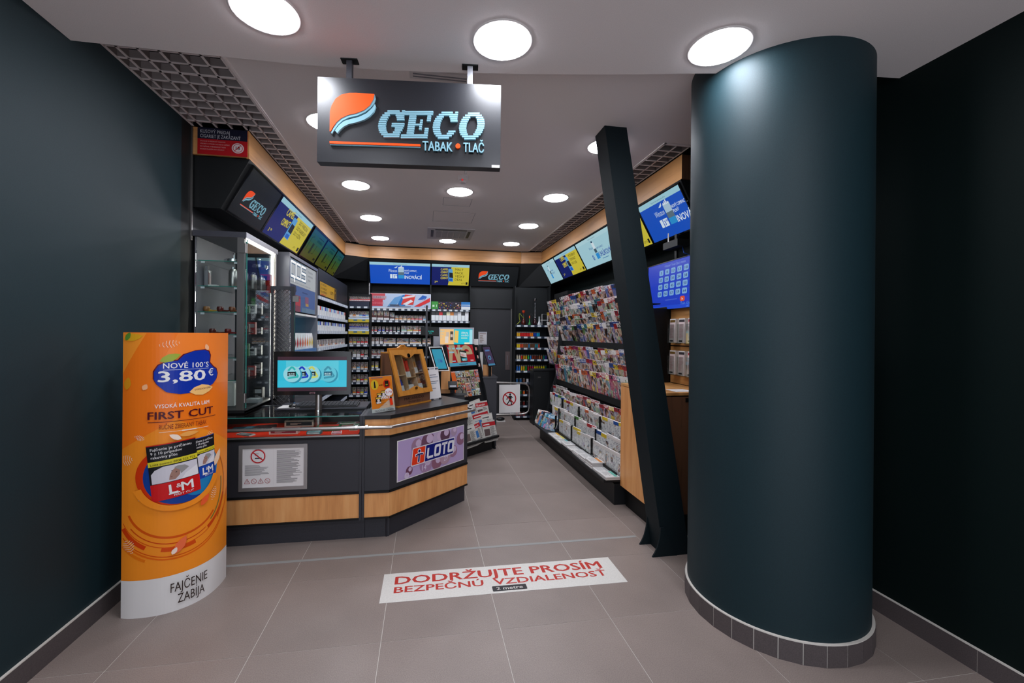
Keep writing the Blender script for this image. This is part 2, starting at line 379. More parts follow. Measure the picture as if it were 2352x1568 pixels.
# ================================================================== SETTING
XL, XR = -1.70, 2.52
GX = [.403 + .603 * k for k in range(-4, 6)]; GY = [2.15 + .6 * k for k in range(-6, 11)]
flo = struct('floor', MB().box(-1.75, -1.6, -.06, 2.9, 8.3, -.0012, GROUT))
tiles = {}
xs = [XL] + [x for x in GX if XL + .02 < x < XR] + [XR]; ys = [-1.45] + [y for y in GY if -1.4 < y < 8.1] + [8.15]
for x0, x1 in zip(xs, xs[1:]):
    for y0, y1 in zip(ys, ys[1:]):
        kx, ky = round(x1 - x0, 3), round(y1 - y0, 3)
        if (kx, ky) not in tiles: tiles[kx, ky] = MB().box(.0013, .0013, -.02, kx - .0013, ky - .0013, 0, TILE).data('tile')
        inst('tile', tiles[kx, ky], Matrix.Translation((x0, y0, 0)), flo)
# walls
struct('wall_left', MB().box(XL - .1, -1.6, 0, XL, 3.29, 3.3, TEAL))
struct('wall_right', MB().box(XR, -5.0, 0, XR + .12, 8.3, 3.3, TEALD))  # unseen length behind the camera added to block light from the right side
struct('wall_back', MB().box(-1.9, 8.0, 0, 2.64, 8.12, 3.3, BLACKL))
struct('wall_shop_left', MB().box(XL - .1, 3.44, 0, XL, 8.0, 3.3, BLACKL))
struct('trim_1', MB().box(XL - .1, 3.29, 0, XL, 3.44, 3.05, BLACK))
one('corner_strip', MB().box(XL + .001, 3.405, 2.2, XL + .012, 3.418, 3.03, STEELB), 'thin vertical steel strip at the corner beside the red age notice', 'trim', (XL, 3.41, 2.2))
# skirting tiles
bl = struct('baseboard_left', MB().box(XL, -1.4, 0, XL + .0095, 3.29, .1, GROUT))
br = struct('baseboard_right', MB().box(XR - .0095, -1.4, 0, XR, 8.0, .1, GROUT))
for y0, y1 in zip(ys, ys[1:]):
    if y0 < 3.2:
        y2 = min(y1, 3.29); struct('tile', MB().box(XL, y0 + .001, 0, XL + .011, y2 - .001, .103, SKIRT), bl)
    struct('tile', MB().box(XR - .011, y0 + .001, 0, XR, y1 - .001, .103, SKIRT), br)
struct('trim_2', MB().box(XL, -1.4, .103, XL + .012, 3.29, .108, GROUT)); struct('trim_3', MB().box(XR - .012, -1.4, .103, XR, 8.0, .108, GROUT))
# ceilings: low lobby slab with bowed front edge, higher shop ceiling
edge = [(-1.75, 2.345), (-1.019, 2.347), (-.632, 2.345), (-.4, 2.33), (-.184, 2.312), (.05, 2.286), (.276, 2.254), (.508, 2.22), (.74, 2.183), (1.085, 2.122), (1.421, 2.055), (1.8, 1.985), (2.2, 1.93), (2.75, 1.88)]
mb = MB(); mb.prism([(-1.75, -1.6, 2.93)] + [(x, y, 2.93) for x, y in edge] + [(2.75, -1.6, 2.93)], (0, 0, .2), CEIL)
struct('ceiling', mb)
mb = MB()
mb.box(-1.112, 1.8, 3.05, 1.86, 7.9, 3.1, CEIL); mb.box(1.86, 1.8, 3.05, 2.75, 3.09, 3.1, CEIL); mb.box(-1.13, 2.2, 3.043, -1.10, 7.32, 3.052, CEIL); mb.box(1.86, 3.07, 3.043, 2.1, 3.095, 3.052, CEIL); mb.box(1.85, 3.07, 3.043, 1.872, 7.46, 3.052, CEIL)
struct('ceiling_shop', mb)
struct('ceiling_void', MB().box(-1.8, 1.7, 3.28, 2.75, 8.1, 3.34, mat('1A1618', .9)))
GR = mat('D8CCCA', .7); GR_SHADE = mat('8A7E7C', .8)  # webs get a darker copy of the flange colour, shade painted in
gl = thing('open_cell_grille', 'grey open-cell ceiling grille along the left wall, wide near the entrance', 'ceiling grille', (-1.4, 2.4, 3.04))
def bar(p, x0, y0, x1, y1):
    lx = x1 - x0 > y1 - y0; c = (y0 + y1) / 2 if lx else (x0 + x1) / 2; m = MB().box(x0, y0, 3.04, x1, y1, 3.044, GR)
    if lx: m.box(x0, c - .0015, 3.044, x1, c + .0015, 3.09, GR_SHADE)
    else: m.box(c - .0015, y0, 3.044, c + .0015, y1, 3.09, GR_SHADE)
    m.build('grille_bar', p)
for k in range(6): bar(gl, -1.633 + .103 * k - .007, 2.2, -1.633 + .103 * k + .007, 3.42)
for k in range(1): bar(gl, -1.224, 3.42, -1.214, 7.3)
bar(gl, -1.70, 2.2, -1.685, 3.42); bar(gl, -1.31, 3.42, -1.30, 7.3)
y = 2.24; k = 0
while y < 7.3:
    th = .009 if k % 6 == 5 else .006
    bar(gl, -1.69 if y < 3.42 else -1.305, y - th, -1.12, y + th); y += .1; k += 1
gr = thing('open_cell_grille', 'narrow grey open-cell ceiling grille above the right wall screens', 'ceiling grille', (1.98, 5, 3.04))
bar(gr, 1.968, 3.10, 1.978, 7.44); bar(gr, 2.075, 3.10, 2.085, 7.44)
y = 3.19
while y < 7.45: bar(gr, 1.875, y - .006, 2.08, y + .006); y += .1
# wood fascia band (parts: panels), black housings behind the screens
fa = thing('wood_fascia', 'oak fascia band running round the shop under the ceiling', 'fascia', (0, 7.5, 2.83))
def panel(parent, a, b, z0, z1, th, m, name='panel'):
    a, b = V((a[0], a[1], 0)), V((b[0], b[1], 0)); n = V((-(b - a).y, (b - a).x, 0)).normalized() * th; g = (b - a).normalized() * .001
    a, b = a + g, b - g; q = [a, b, b + n, a + n]
    return MB().hexa([p + V((0, 0, z0)) for p in q] + [p + V((0, 0, z1)) for p in q], m).build(name, parent)
FP = [(-1.31, 3.42), (-1.31, 5.4), (-1.31, 7.31), (-.955, 7.52), (.11, 7.53), (1.735, 7.545), (2.09, 7.45), (2.09, 5.2), (2.09, 3.2)]
for a, b in zip(FP, FP[1:]): panel(fa, a, b, 2.83, 3.03, .02, OAK_H)
panel(fa, (-1.695, 3.42), (-1.31, 3.42), 2.835, 3.035, .02, OAK_H, 'end_panel'); panel(fa, (2.09, 3.2), (2.5, 3.2), 2.83, 3.03, .02, WALNUT, 'end_panel')
gap = MB()
for a, b in zip(FP, FP[1:]):
    a = V((a[0], a[1], 3.03)); b = V((b[0], b[1], 3.03)); n = V((-(b - a).y, (b - a).x, 0)).normalized() * .03
    gap.hexa([a + n * .4, b + n * .4, b + n, a + n] + [p + V((0, 0, .02)) for p in (a + n * .4, b + n * .4, b + n, a + n)], BLACK)
struct('trim_shade_gap', gap)  # black strip stands in for the shade between fascia and ceiling
HB, HT = 2.45, 2.83; TB = .2
HOUSE = speckle('housing_black', '07090A', '0D0F11', .5, 500, .35, .1)
hs = MB()   # housing: closed wedge running round the room
def wedge(a, b, na, nb):  # top front edge points a,b ; na,nb outward (towards wall) unit vectors
    for m_ in (1,):
        at, bt = V((*a, HT)), V((*b, HT)); na, nb = V((*na, 0)), V((*nb, 0)); ab, bb = V((*a, HB)) + na * TB, V((*b, HB)) + nb * TB
        hs.hexa([ab, bb, bb + nb * .6, ab + na * .6, at, bt, bt + nb * .8, at + na * .8], BLACK, BLACKL)
wedge((-1.312, 3.44), (-1.312, 7.31), (-.48, 0), (-.48, 0))
hs = MB(); pr = [(-1.312, 2.83), (-1.512, 2.45), (-1.70, 2.45), (-1.70, 2.83)]
hs.prism([(x, 3.44, z) for x, z in pr], (0, 3.87, 0), HOUSE); struct('trim_5', hs)
hs = MB(); hs.hexa([(-1.512, 7.31, 2.45), (-1.0, 7.74, 2.45), (-1.2, 8, 2.45), (-1.7, 7.7, 2.45), (-1.312, 7.31, 2.83), (-.955, 7.53, 2.83), (-1.2, 8, 2.83), (-1.7, 7.7, 2.83)], HOUSE)
hs.hexa([(-1.0, 7.75, 2.40), (1.75, 7.75, 2.40), (1.75, 8, 2.40), (-1.0, 8, 2.40), (-.96, 7.55, 2.83), (1.735, 7.55, 2.83), (1.735, 8, 2.83), (-.96, 8, 2.83)], HOUSE)
hs.hexa([(1.73, 7.74, 2.42), (2.29, 7.47, 2.42), (2.5, 7.9, 2.42), (1.8, 8, 2.42), (1.735, 7.555, 2.83), (2.09, 7.46, 2.83), (2.5, 7.9, 2.83), (1.8, 8, 2.83)], HOUSE)
struct('trim_6', hs)
hs = MB(); hs.prism([(x, 3.22, z) for x, z in [(2.092, 2.83), (2.292, 2.45), (2.52, 2.45), (2.52, 2.83)]], (0, 4.25, 0), HOUSE); struct('trim_7', hs)

# ------------------------------------------------------------------ round column, leaning post
CX_, CY_, CR = 1.947, 2.107, .429
col = thing('round_column', 'wide dark teal round column with a tiled foot at the right', 'column', (CX_, CY_, 0))
mb = MB().tube([(CX_, CY_, 0), (CX_, CY_, 3.05)], CR, TEAL, 96, False); mb.build('shaft', col, True)
mb = MB().tube([(CX_, CY_, 0), (CX_, CY_, .105)], CR + .0125, GROUT, 84); mb.build('grout_core', col, True)
for k in range(28):
    a0, a1 = 2 * math.pi * (k + .02) / 28, 2 * math.pi * (k + .98) / 28
    P = [(CX_ + r * math.cos(a), CY_ + r * math.sin(a)) for r, a in ((CR + .015, a0), (CR + .015, a1), (CR, a1), (CR, a0))]
    MB().prism([(x, y, 0) for x, y in P], (0, 0, .1), SKIRT).build('tile', col)
post = thing('leaning_post', 'slanted square charcoal steel post between the magazine rack and round column', 'post', (1.7, 2.8, 0))
mb = MB(); b0 = [(1.60, 2.70, 0), (1.80, 2.70, 0), (1.80, 2.885, 0), (1.60, 2.885, 0)]; t0 = [(1.277, 2.896, 3.05), (1.447, 2.896, 3.05), (1.447, 3.068, 3.05), (1.277, 3.068, 3.05)]
b0 = [V(p) for p in b0]; t0 = [V(p) for p in t0]
b0 = [V((1.650, 2.70, 0)), V((1.85, 2.70, 0)), V((1.85, 2.88, 0)), V((1.650, 2.88, 0))]
mb.hexa(b0 + t0, BEAM); mb.build('shaft', post)
for yy in (2.695, 2.872):
    pts = [(1.625, yy, .20), (1.65, yy, .20), (1.75, yy, 0), (1.565, yy, 0), (1.585, yy, .03), (1.603, yy, .07), (1.616, yy, .12), (1.622, yy, .16)]
    MB().prism(pts, (0, .012, 0), BEAM).build('gusset_plate', post)

# ------------------------------------------------------------------ ceiling lamps and fittings
EMI = mat('F2F6FF', em=LAMP)
ringm = mat('D8D0CE', .4)
def lamp(x, y, z, lab, grp='round recessed ceiling lamps'):
    t = thing('ceiling_lamp', lab, 'ceiling lamp', (x, y, z), 0, grp)
    mb = MB(); pr = [(.147, 0), (.146, -.0015), (.143, -.003), (.134, -.003), (.130, 0)]; n = 40; b = 0
    for i, (r, h) in enumerate(pr): mb.v += [V((x + r * math.cos(2 * math.pi * k / n), y + r * math.sin(2 * math.pi * k / n), z + h)) for k in range(n)]
    for i in range(len(pr) - 1):
        for k in range(n): q = (k + 1) % n; mb.f.append([i * n + k, i * n + q, (i + 1) * n + q, (i + 1) * n + k]); mb.m.append(mb.mi(ringm))
    mb.build('trim_ring', t, True)
    MB().lathe((x, y, z - .009), [(.0, 0), (.11, .0005), (.128, .003), (.131, .0085)], EMI, n).build('diffuser', t, True)
for x, l in ((-.70, 'left'), (.357, 'middle'), (1.402, 'right')):
    lamp(x, 1.99 if x < 1 else 1.85, 2.93, {'left': 'large round lamp lit in the low entrance ceiling, left of the hanging sign', 'middle': 'large round lamp lit in the low entrance ceiling above the hanging sign', 'right': 'large round lamp lit in the low entrance ceiling beside the round column'}[l])
for x, y, l in ((-.7, .55, 'left'), (.36, .55, 'middle'), (1.4, .5, 'right')): lamp(x, y, 2.93, f'round lamp in the entrance ceiling nearest the viewer, {l} one')  # unseen lamp row, added to light the entrance from above the camera
ord_ = {3.22: 'nearest shop row', 4.52: 'second shop row', 5.76: 'third shop row', 6.95: 'farthest shop row'}
for y in ord_:
    for x, l in ((-.71, 'left'), (.36, 'centre'), (1.425, 'right')):
        if y == 5.76 and l == 'centre': continue
        if y == 3.22 and l == 'centre': continue
        lamp(x, y, 3.05, f'small-looking round ceiling lamp lit, {l} one of the {ord_[y]}')
wl = mat('C9C2C2', .6)
ac = thing('air_conditioner', 'white square ceiling cassette air conditioner with slotted grille', 'air conditioner', (.38, 6.43, 3.05))
MB().box(.03, 6.08, 3.035, .71, 6.76, 3.05, mat('B8B2B4', .5)).build('frame', ac)
for q in ((.14, 6.13, .6, 6.17), (.08, 6.2, .12, 6.6), (.62, 6.2, .66, 6.6)): MB().box(q[0], q[1], 3.03, q[2], q[3], 3.0352, mat('3A383C', .5)).build('air_slot', ac)
for k in range(5): MB().box(.16 + k * .09, 6.22, 3.028, .235 + k * .09, 6.62, 3.0352, mat('9C989C', .6)).build('grille_panel', ac)
sd = thing('smoke_detector', 'small white ceiling detector with red light behind the hanging sign', 'detector', (.355, 4.08, 3.05))
MB().lathe((.355, 4.08, 2.985), [(0, 0), (.025, .002), (.03, .02), (.045, .03), (.055, .065)], wl, 20).build('body', sd, True)
MB().box(.338, 4.03, 2.996, .35, 4.04, 3.01, mat('C01010', em=1.2)).build('alarm_lamp', sd)
one('sprinkler', MB().lathe((.36, 3.88, 3.0), [(0, 0), (.016, .004), (.008, .02), (.02, .045), (.03, .05)], wl, 12), 'tiny white sprinkler head just below the hanging sign', 'sprinkler', (.36, 3.88, 3.0))
tk = thing('air_slot_diffuser', 'white slot diffuser in the ceiling behind the hanging sign', 'vent', (.08, 2.5, 3.05))
MB().box(-.10, 2.47, 3.04, .255, 2.55, 3.05, wl).build('frame', tk); MB().box(-.08, 2.495, 3.038, .235, 2.505, 3.0402, GREYP).build('slot', tk); MB().box(-.08, 2.52, 3.038, .235, 2.53, 3.0402, GREYP).build('slot', tk)
for nm, q, l in (('access_panel', (.197, 4.735, .52, 5.02), 'nearer'), ('access_panel', (.095, 5.28, .62, 5.765), 'farther')):
    mb = MB(); x0, y0, x1, y1 = q
    for a in ((x0, y0, x0 + .004, y1), (x1 - .004, y0, x1, y1), (x0, y0, x1, y0 + .003), (x0, y1 - .003, x1, y1)): mb.box(a[0], a[1], 3.0485, a[2], a[3], 3.0505, GREYP)
    one(nm, mb, f'thin outline of a hatch in the shop ceiling, {l} of the two', 'access panel', (x0, y0, 3.05))
# ------------------------------------------------------------------ hanging shop sign
S0 = V((-.545, 2.255, 2.394)); S1 = V((.382, 2.165, 2.394)); SH = .43
sg = thing('hanging_sign', 'black hanging shop sign with orange leaf and striped pale letters', 'sign', (S0 + S1) / 2 + V((0, 0, SH)))
fr = Fr(S0, S1 - S0); SW = (S1 - S0).length
SIGNB = speckle('sign_panel', '15161A', '1D1E24', .33, 500, .5, .05)
mb = MB().box(0, 0, 0, SW, .055, SH, SIGNB, fr=fr); mb.build('panel', sg)
A = Art(fr.p, ext=.012); A.k = .0002; emblem(A, .066, .036, .79, ext=.014, ora='EE4C04', blu='7CA6B4'); A.done('raised_lettering', sg)
MB().box(SW - .045, -.001, .0, SW - .004, .002, .014, WHITE, fr=fr).build('maker_label', sg)
for x in (.152, .77):
    b = fr.p(x, SH, -.027); MB().box(x - .014, .013, SH, x + .014, .041, 2.93 - 2.394, DARKL if x < .5 else SILVER, fr=fr).build('hanger', sg)
    MB().box(x - .042, .005, 2.924 - 2.394, x + .042, .05, 2.9295 - 2.394, BLACK, fr=fr).build('ceiling_plate', sg)

# ------------------------------------------------------------------ screens round the room
def art_shop(A, w, h): A.r(0, 0, w, h, '0A0E12'); W = min(w * .66, h * 1.45); emblem(A, (w - W) * .5, h * .16, W, 9, 'F04A10', '7FB8CC')
def head(A, w, h, bg, top): A.r(0, 0, w, h, bg); A.r(0, h * .87, w, h, top); A.t('Fajčenie vám poškodzuje pľúca', w * .5, h * .91, h * .035, '40708A', a='c')
def art_blue(A, w, h):
    head(A, w, h, '0B4FC0', '9CCBDA'); x = w * .3
    A.t('Winston', x, h * .55, h * .15, 'C8DCEC', w=.15, sh=.05); A.many([[(x + .1, h * .75), (x + .16, h * .84), (x + .15, h * .77), (x + .13, h * .74)]], 'C8DCEC')
    A.r(x + .17, h * .5, x + .27, h * .78, 'A8C4D8').r(x + .17, h * .42, x + .27, h * .56, '5A7080').r(x + .17, h * .26, x + .27, h * .42, '2890D0')
    for k in range(4): A.r(x + .18 + k * .022, h * .75, x + .195 + k * .022, h * (.8 + .03 * (k % 3)), 'E0ECF4')
    A.r(x + .03, h * .26, x + .07, h * .46, 'D4E4F0').r(x + .08, h * .26, x + .15, h * .46, 'D4E4F0').t('3', x + .09, h * .3, h * .12, '0B4FC0', b=.02).t('90', x + .12, h * .37, h * .06, '0B4FC0', b=.02)
    A.t('NOVÝ COMPACT_', x + .28, h * .6, h * .08, 'D8E8F4', w=.22, b=.02).t('PLNÝ', x + .28, h * .49, h * .08, 'D8E8F4', w=.08, b=.02).t('INOVÁCIÍ', x + .28, h * .25, h * .17, 'E4F0F8', w=.3, b=.02)
def art_camel(A, w, h, words=('MALÝ', 'PACK', 'VEĽKÝ', 'DEAL')):
    head(A, w, h, '0C1A66', '9CCBDA'); A.pl([(w * .44, 0), (w, 0), (w, h * .87), (w * .52, h * .87)], 'CFC03A')
    for i, s in enumerate(('CAMEL', 'COMPACT', 'CAMEL', 'COMPACT') if len(words) > 3 else ('CAMEL', 'COMPACT')):
        n = 4 if len(words) > 3 else 2; A.t(s, w * .44, h * (.72 - i * (.56 / n)), h * (.4 / n), 'D8C83C', w=w * .2, a='r', b=.03, rot=3)
    A.t('3', w * .08, h * .1, h * .1, 'D8C83C', b=.03).t('90', w * .12, h * .14, h * .06, 'D8C83C', b=.03)
    A.pl([(w * .45, h * .2), (w * .58, h * .17), (w * .55, h * .78), (w * .44, h * .8)], '5AA0D8').pl([(w * .47, h * .38), (w * .575, h * .36), (w * .56, h * .6), (w * .465, h * .62)], '1A2028').r(w * .47, h * .2, w * .56, h * .32, '1C60C0')
    for i, s in enumerate(words): A.t(s, w * .62, h * (.72 - i * .16), h * .11, '2A2A14', rot=-2)
    A.t("LET'S", w * .8, h * .08, h * .06, '2A2A14').r(w * .92, h * .05, w * .97, h * .17, '15150C')
def art_pale(A, w, h, small=0):
    head(A, w, h, 'A5D0DC', 'B0D6E0'); x = w * (.22 if small else .32); k = .7 if small else 1
    A.t('Winston', x, h * .58, h * .1, '2A60A0', w=.12 * k).r(x + .13 * k, h * .5, x + .2 * k, h * .78, 'D4E4EC').r(x + .13 * k, h * .42, x + .2 * k, h * .56, '405868').r(x + .12 * k, h * .2, x + .21 * k, h * .4, '2A90D8').r(x + .14 * k, h * .78, x + .18 * k, h * .84, '103050')
    A.t('NOVÝ COMPACT_', x + .22 * k, h * .52, h * .06, '1A4A98', w=.2 * k, b=.02)
    if not small: A.t('0', x, h * .2, h * .2, '1438A0', b=.03).t('UHLÍKOVÝ', x + .22, h * .24, h * .18, '1438A0', w=.34, b=.02).r(x + .26, h * .15, x + .44, h * .17, '4A80B0')
    else: A.t('INOVÁCIÍ', x + .22 * k, h * .38, h * .09, '1A4A98', w=.16)
def art_dim(A, w, h):
    cs = ['5A5A12', '586014', '4C6420', '3C6430', '2C6444', '1C6058', '125C6C']
    for i, c in enumerate(cs): A.r(0, h * i / 7, w, h * (i + 1) / 7, c)
    A.many(strk([(w * .12, h * .2), (w * .12, h * .72), (w * .25, h * .78)], .008) + strk([(w * .5, h * .25), (w * .62, h * .25), (w * .62, h * .6)], .008), '1C2A10')
    A.r(w * .34, h * .2, w * .44, h * .58, '243010').r(w * .5, h * .84, w * .86, h * .87, '0C3C40').t('NOVINKA', w * .5, h * .68, h * .1, '0C3C40', w=w * .36, b=.02).r(w * .8, h * .08, w * .92, h * .16, '141C08')
def screen(o, u, v, w, h, fn, lab, em=.8, border=.012, grp=None, name='advertising_screen', frm=BLACKG, cat='screen', th=.03, coat=0., kind='backlit_picture', light=None):
    f = Fr(o, u, v); t = thing(name, lab, cat, f.p(w / 2, 0, 0), 0, grp)
    MB().box(0, 0, 0, w, th, h, frm, fr=Fr(f.p(0, 0, .0), f.u, f.v)).build('housing', t)
    b = border; g = Art(lambda x, y, z: f.p(b + x, b + y, z), em=em, rough=.25, coat=coat); g.k = .001; fn(g, w - 2 * b, h - 2 * b); g.done(kind, t)
    rim = MB()
    for q in ((0, 0, w, b), (0, h - b, w, h), (0, b, b, h - b), (w - b, b, w, h - b)): rim.box(q[0], -.006, q[1], q[2], 0, q[3], frm, fr=f)
    rim.build('bezel', t); return t
SHT = .41
vL = (.2, 0, .365); oL = lambda y: (-1.515 + .012, y, 2.452)
screen(oL(3.50), (0, 1, 0), vL, .69, SHT, art_shop, 'angled black screen with orange leaf logo on the left wall', grp='screens under the fascia')
screen(oL(4.195), (0, 1, 0), vL, 1.105, SHT, lambda A, w, h: art_camel(A, w, h, ('DO VRECKA', 'DO KABELKY', 'DO DŽÍN')), 'angled blue and yellow advert screen on the left wall', grp='screens under the fascia')
for i, (a, b) in enumerate(((5.37, 6.06), (6.06, 6.75), (6.75, 7.30))):
    screen(oL(a), (0, 1, 0), vL, b - a - .01, SHT, art_dim, 'dim green and teal screen on the left wall, ' + ('nearest', 'middle', 'farthest')[i] + ' of three', em=.55, border=.02, grp='screens under the fascia')
vB = (0, -.2, .365); oB = lambda x: (x, 7.725, 2.408)
screen(oB(-.96), (1, 0, 0), vB, 1.062, SHT + .01, art_blue, 'wide blue advert screen above the back tobacco shelves', grp='screens under the fascia', em=.9)
screen(oB(.105), (1, 0, 0), vB, .693, SHT + .01, art_camel, 'blue and yellow advert screen in the middle of the back wall', grp='screens under the fascia', em=.85)
screen(oB(.80), (1, 0, 0), vB, .9, SHT + .01, art_shop, 'black logo screen above the back door', grp='screens under the fascia')
vR = (-.2, 0, .365); oR = lambda y: (2.295 - .012, y, 2.452)
for y0, y1, fn, l in ((7.46, 6.74, lambda A, w, h: art_pale(A, w, h, 1), 'pale blue advert screen at the far end of the right wall'), (6.735, 5.73, lambda A, w, h: art_camel(A, w, h, ('MODERNÝ', 'FORMÁT', 'NA DSR')), 'blue and yellow advert screen left of the leaning post'),
                      (5.725, 4.62, art_pale, 'large pale blue advert screen partly behind the leaning post'), (4.615, 3.95, lambda A, w, h: art_camel(A, w, h, ('MALÝ', 'PACK', 'VEĽKÝ', 'DEAL')), 'blue and yellow advert screen mostly hidden behind the leaning post'),
                      (3.945, 3.24, art_blue, 'blue advert screen between the leaning post and round column')):
    screen(oR(y0), (0, -1, 0), vR, y0 - y1, SHT, fn, l, grp='screens under the fascia', em=.8)

# ================================================================== COUNTERS
yF = 3.24
lc = thing('display_counter', 'long charcoal sales counter with oak band and glass-topped display section', 'counter', (-1.1, yF, 0))
def cb(name, m, *q, p=lc): return MB().box(*q, m).build(name, p)
cb('plinth', DARKL, -1.69, yF + .03, 0, -.428, 3.72, .15); cb('trim_strip', BLACK, -1.69, yF - .008, .15, -.466, yF + .03, .163)
cb('oak_panel', OAK_V, -1.69, yF, .163, -.468, yF + .018, .342); cb('trim_strip', BLACK, -1.69, yF - .006, .342, -.466, yF + .02, .358)
cb('front_panel', DARKL, -1.69, yF, .358, -.468, yF + .018, .752); cb('trim_strip', BLACK, -1.69, yF - .006, .752, -.466, yF + .02, .768)
cb('carcass', BLACKL, -1.69, yF + .02, .15, -.47, 3.75, .766); cb('steel_sill', STEEL, -1.69, yF, .768, -.468, yF + .012, .778)
cb('felt_base', speckle('red_felt', 'C8200E', 'E03818', .9, 300, .1), -1.66, yF + .02, .768, -.48, 3.74, .778)
cb('glass_front', GLASS, -1.68, yF + .002, .78, -.47, yF + .008, .914); cb('glass_top', GLASS, -1.68, yF + .002, .914, -.47, 3.76, .922)
cb('glass_edge', GEDGE, -1.68, yF + .0005, .9145, -.47, yF + .0018, .9215); cb('inner_glass_shelf', GLASS, -1.66, yF + .16, .845, -.49, 3.74, .851)
cb('back_rail', DARKL, -1.69, 3.75, .766, -.47, 3.78, .92); cb('divider_post', DARKL, -.466, yF - .012, .15, -.449, yF + .3, .918); cb('divider_post', DARKL, -.447, yF - .012, .15, -.430, yF + .3, .918)
rc = thing('corner_counter', 'angled corner counter with oak bands, dark top and lottery advert panel', 'counter', (0, yF, 0))
PA, PB, PC = (-.43, yF), (-.25, yF), (.395, 3.85)
def ring_panels(z0, z1, th, m, nm, off=0., ins=0.):
    for a, b in ((PA, PB), (PB, PC)):
        a, b = V((a[0], a[1], 0)), V((b[0], b[1], 0)); d = (b - a).normalized(); n = V((-d.y, d.x, 0)); a = a - n * off; b = b - n * off
        if ins: b = b - d * ins * (1 if abs(d.y) > .1 else -.4)
        q = [a, b, b + n * th, a + n * th]; MB().hexa([p + V((0, 0, z0)) for p in q] + [p + V((0, 0, z1)) for p in q], m).build(nm, rc)
ring_panels(0, .15, .03, DARKL, 'plinth', -.03, .0); ring_panels(.15, .163, .04, BLACK, 'trim_strip', .008); ring_panels(.163, .342, .018, OAK_V, 'oak_panel'); ring_panels(.342, .358, .03, BLACK, 'trim_strip', .008)
ring_panels(.358, .752, .018, DARKL, 'front_panel'); ring_panels(.752, .768, .03, BLACK, 'trim_strip', .006); ring_panels(.768, .892, .018, OAK_V, 'oak_panel')
poly = [(-.43, yF + .019), (-.255, yF + .019), (.38, 3.87), (.30, 4.0), (.12, 4.2), (-.43, 3.95)]
MB().prism([(x, y, .15) for x, y in poly], (0, 0, .74), BLACKL).build('carcass', rc)
poly = [(-.43, yF - .014), (-.245, yF - .014), (.408, 3.84), (.30, 4.02), (.14, 4.25), (-.43, 4.0)]
MB().prism([(x, y, .892) for x, y in poly], (0, 0, .028), BLACKL, speckle('worktop', '26262A', '34343A', .3, 400, .5)).build('worktop', rc)
# lottery panel on the diagonal
d = (V((*PC, 0)) - V((*PB, 0))).normalized(); lf = Fr(V((*PB, 0)) + d * .07 - V((-d.y, d.x, 0)) * .004 + V((0, 0, .395)), d)
lp = thing('lottery_panel', 'lilac lottery advert panel with red and blue logo on the angled counter', 'sign', lf.p(.38, 0))
LW, LH = .765, .315
MB().box(0, 0, 0, LW, .004, LH, WHITE, fr=lf).build('board', lp)
A = Art(lf.p, rough=.3); A.k = .0005; A.r(.006, .006, LW - .006, LH - .006, 'B09AC4')
for cx, cy, r, c in ((.12, .06, .035, '6A4058'), (.20, .24, .06, '9A7890'), (.32, .25, .075, '6E4A60'), (.44, .25, .07, 'B8A4C0'), (.52, .27, .06, '5A3C50'), (.63, .28, .04, 'A890A8'), (.72, .2, .055, '8A6078'), (.3, .07, .07, 'A080A0'), (.42, .06, .06, '8A5C70'), (.52, .09, .07, 'B090A0'), (.62, .11, .05, '9A7088'), (.09, .03, .025, 'C8B8D0')):
    pts = [(min(LW - .008, max(.008, x)), min(LH - .008, max(.008, y))) for x, y in ell(cx, cy, r)]; A.pl(pts, c)
    A.pl([(min(LW - .008, max(.008, x)), min(LH - .008, max(.008, y))) for x, y in ell(cx + r * .25, cy + r * .3, r * .5)], 'C4ACC8')
A.t('14', .25, .03, .045, 'D8CCE0').t('27', .50, .05, .04, 'D8CCE0').t('21', .56, .1, .035, 'C8B8D0')
sh = .12; A.pl([(x, y) for x, y in rrect(.13, .088, .62, .232, .012, sh)], 'D8D4DC').pl(rrect(.138, .096, .27, .224, .01, sh), 'E03A1C').pl(rrect(.278, .096, .612, .224, .004, sh), '0C1A70')
A.e(.218, .195, .018, .018, 'E4E0E8').e(.218, .195, .012, .012, '101C60').many(strk([(.175, .165), (.2, .172), (.245, .172), (.262, .165)], .02) + strk([(.216, .17), (.21, .105)], .026), 'E4E0E8').many(strk([(.18, .163), (.2, .17), (.24, .17), (.257, .164)], .012) + strk([(.216, .165), (.211, .11)], .016), '101C60')
x = .305
for ch in 'LOTO':
    wd = .062; q = lambda pts: [(a + sh * b * .0 + (b - .1) * sh, b) for a, b in pts]
    if ch == 'L': A.many([q(p) for p in strk([(x, .2), (x, .122), (x + wd, .122)], .02)], 'DAD8E0')
    if ch == 'T': A.many([q(p) for p in strk([(x - .002, .2), (x + wd + .002, .2)], .02) + strk([(x + wd / 2, .2), (x + wd / 2, .11)], .02)], 'DAD8E0')
    if ch == 'O': A.pl(q(rrect(x - .008, .112, x + wd + .006, .21, .018)), 'DAD8E0'); A.pl(q(rrect(x + .014, .134, x + wd - .016, .188, .006)), '0C1A70')
    x += .08
A.done('printed_sheet', lp)
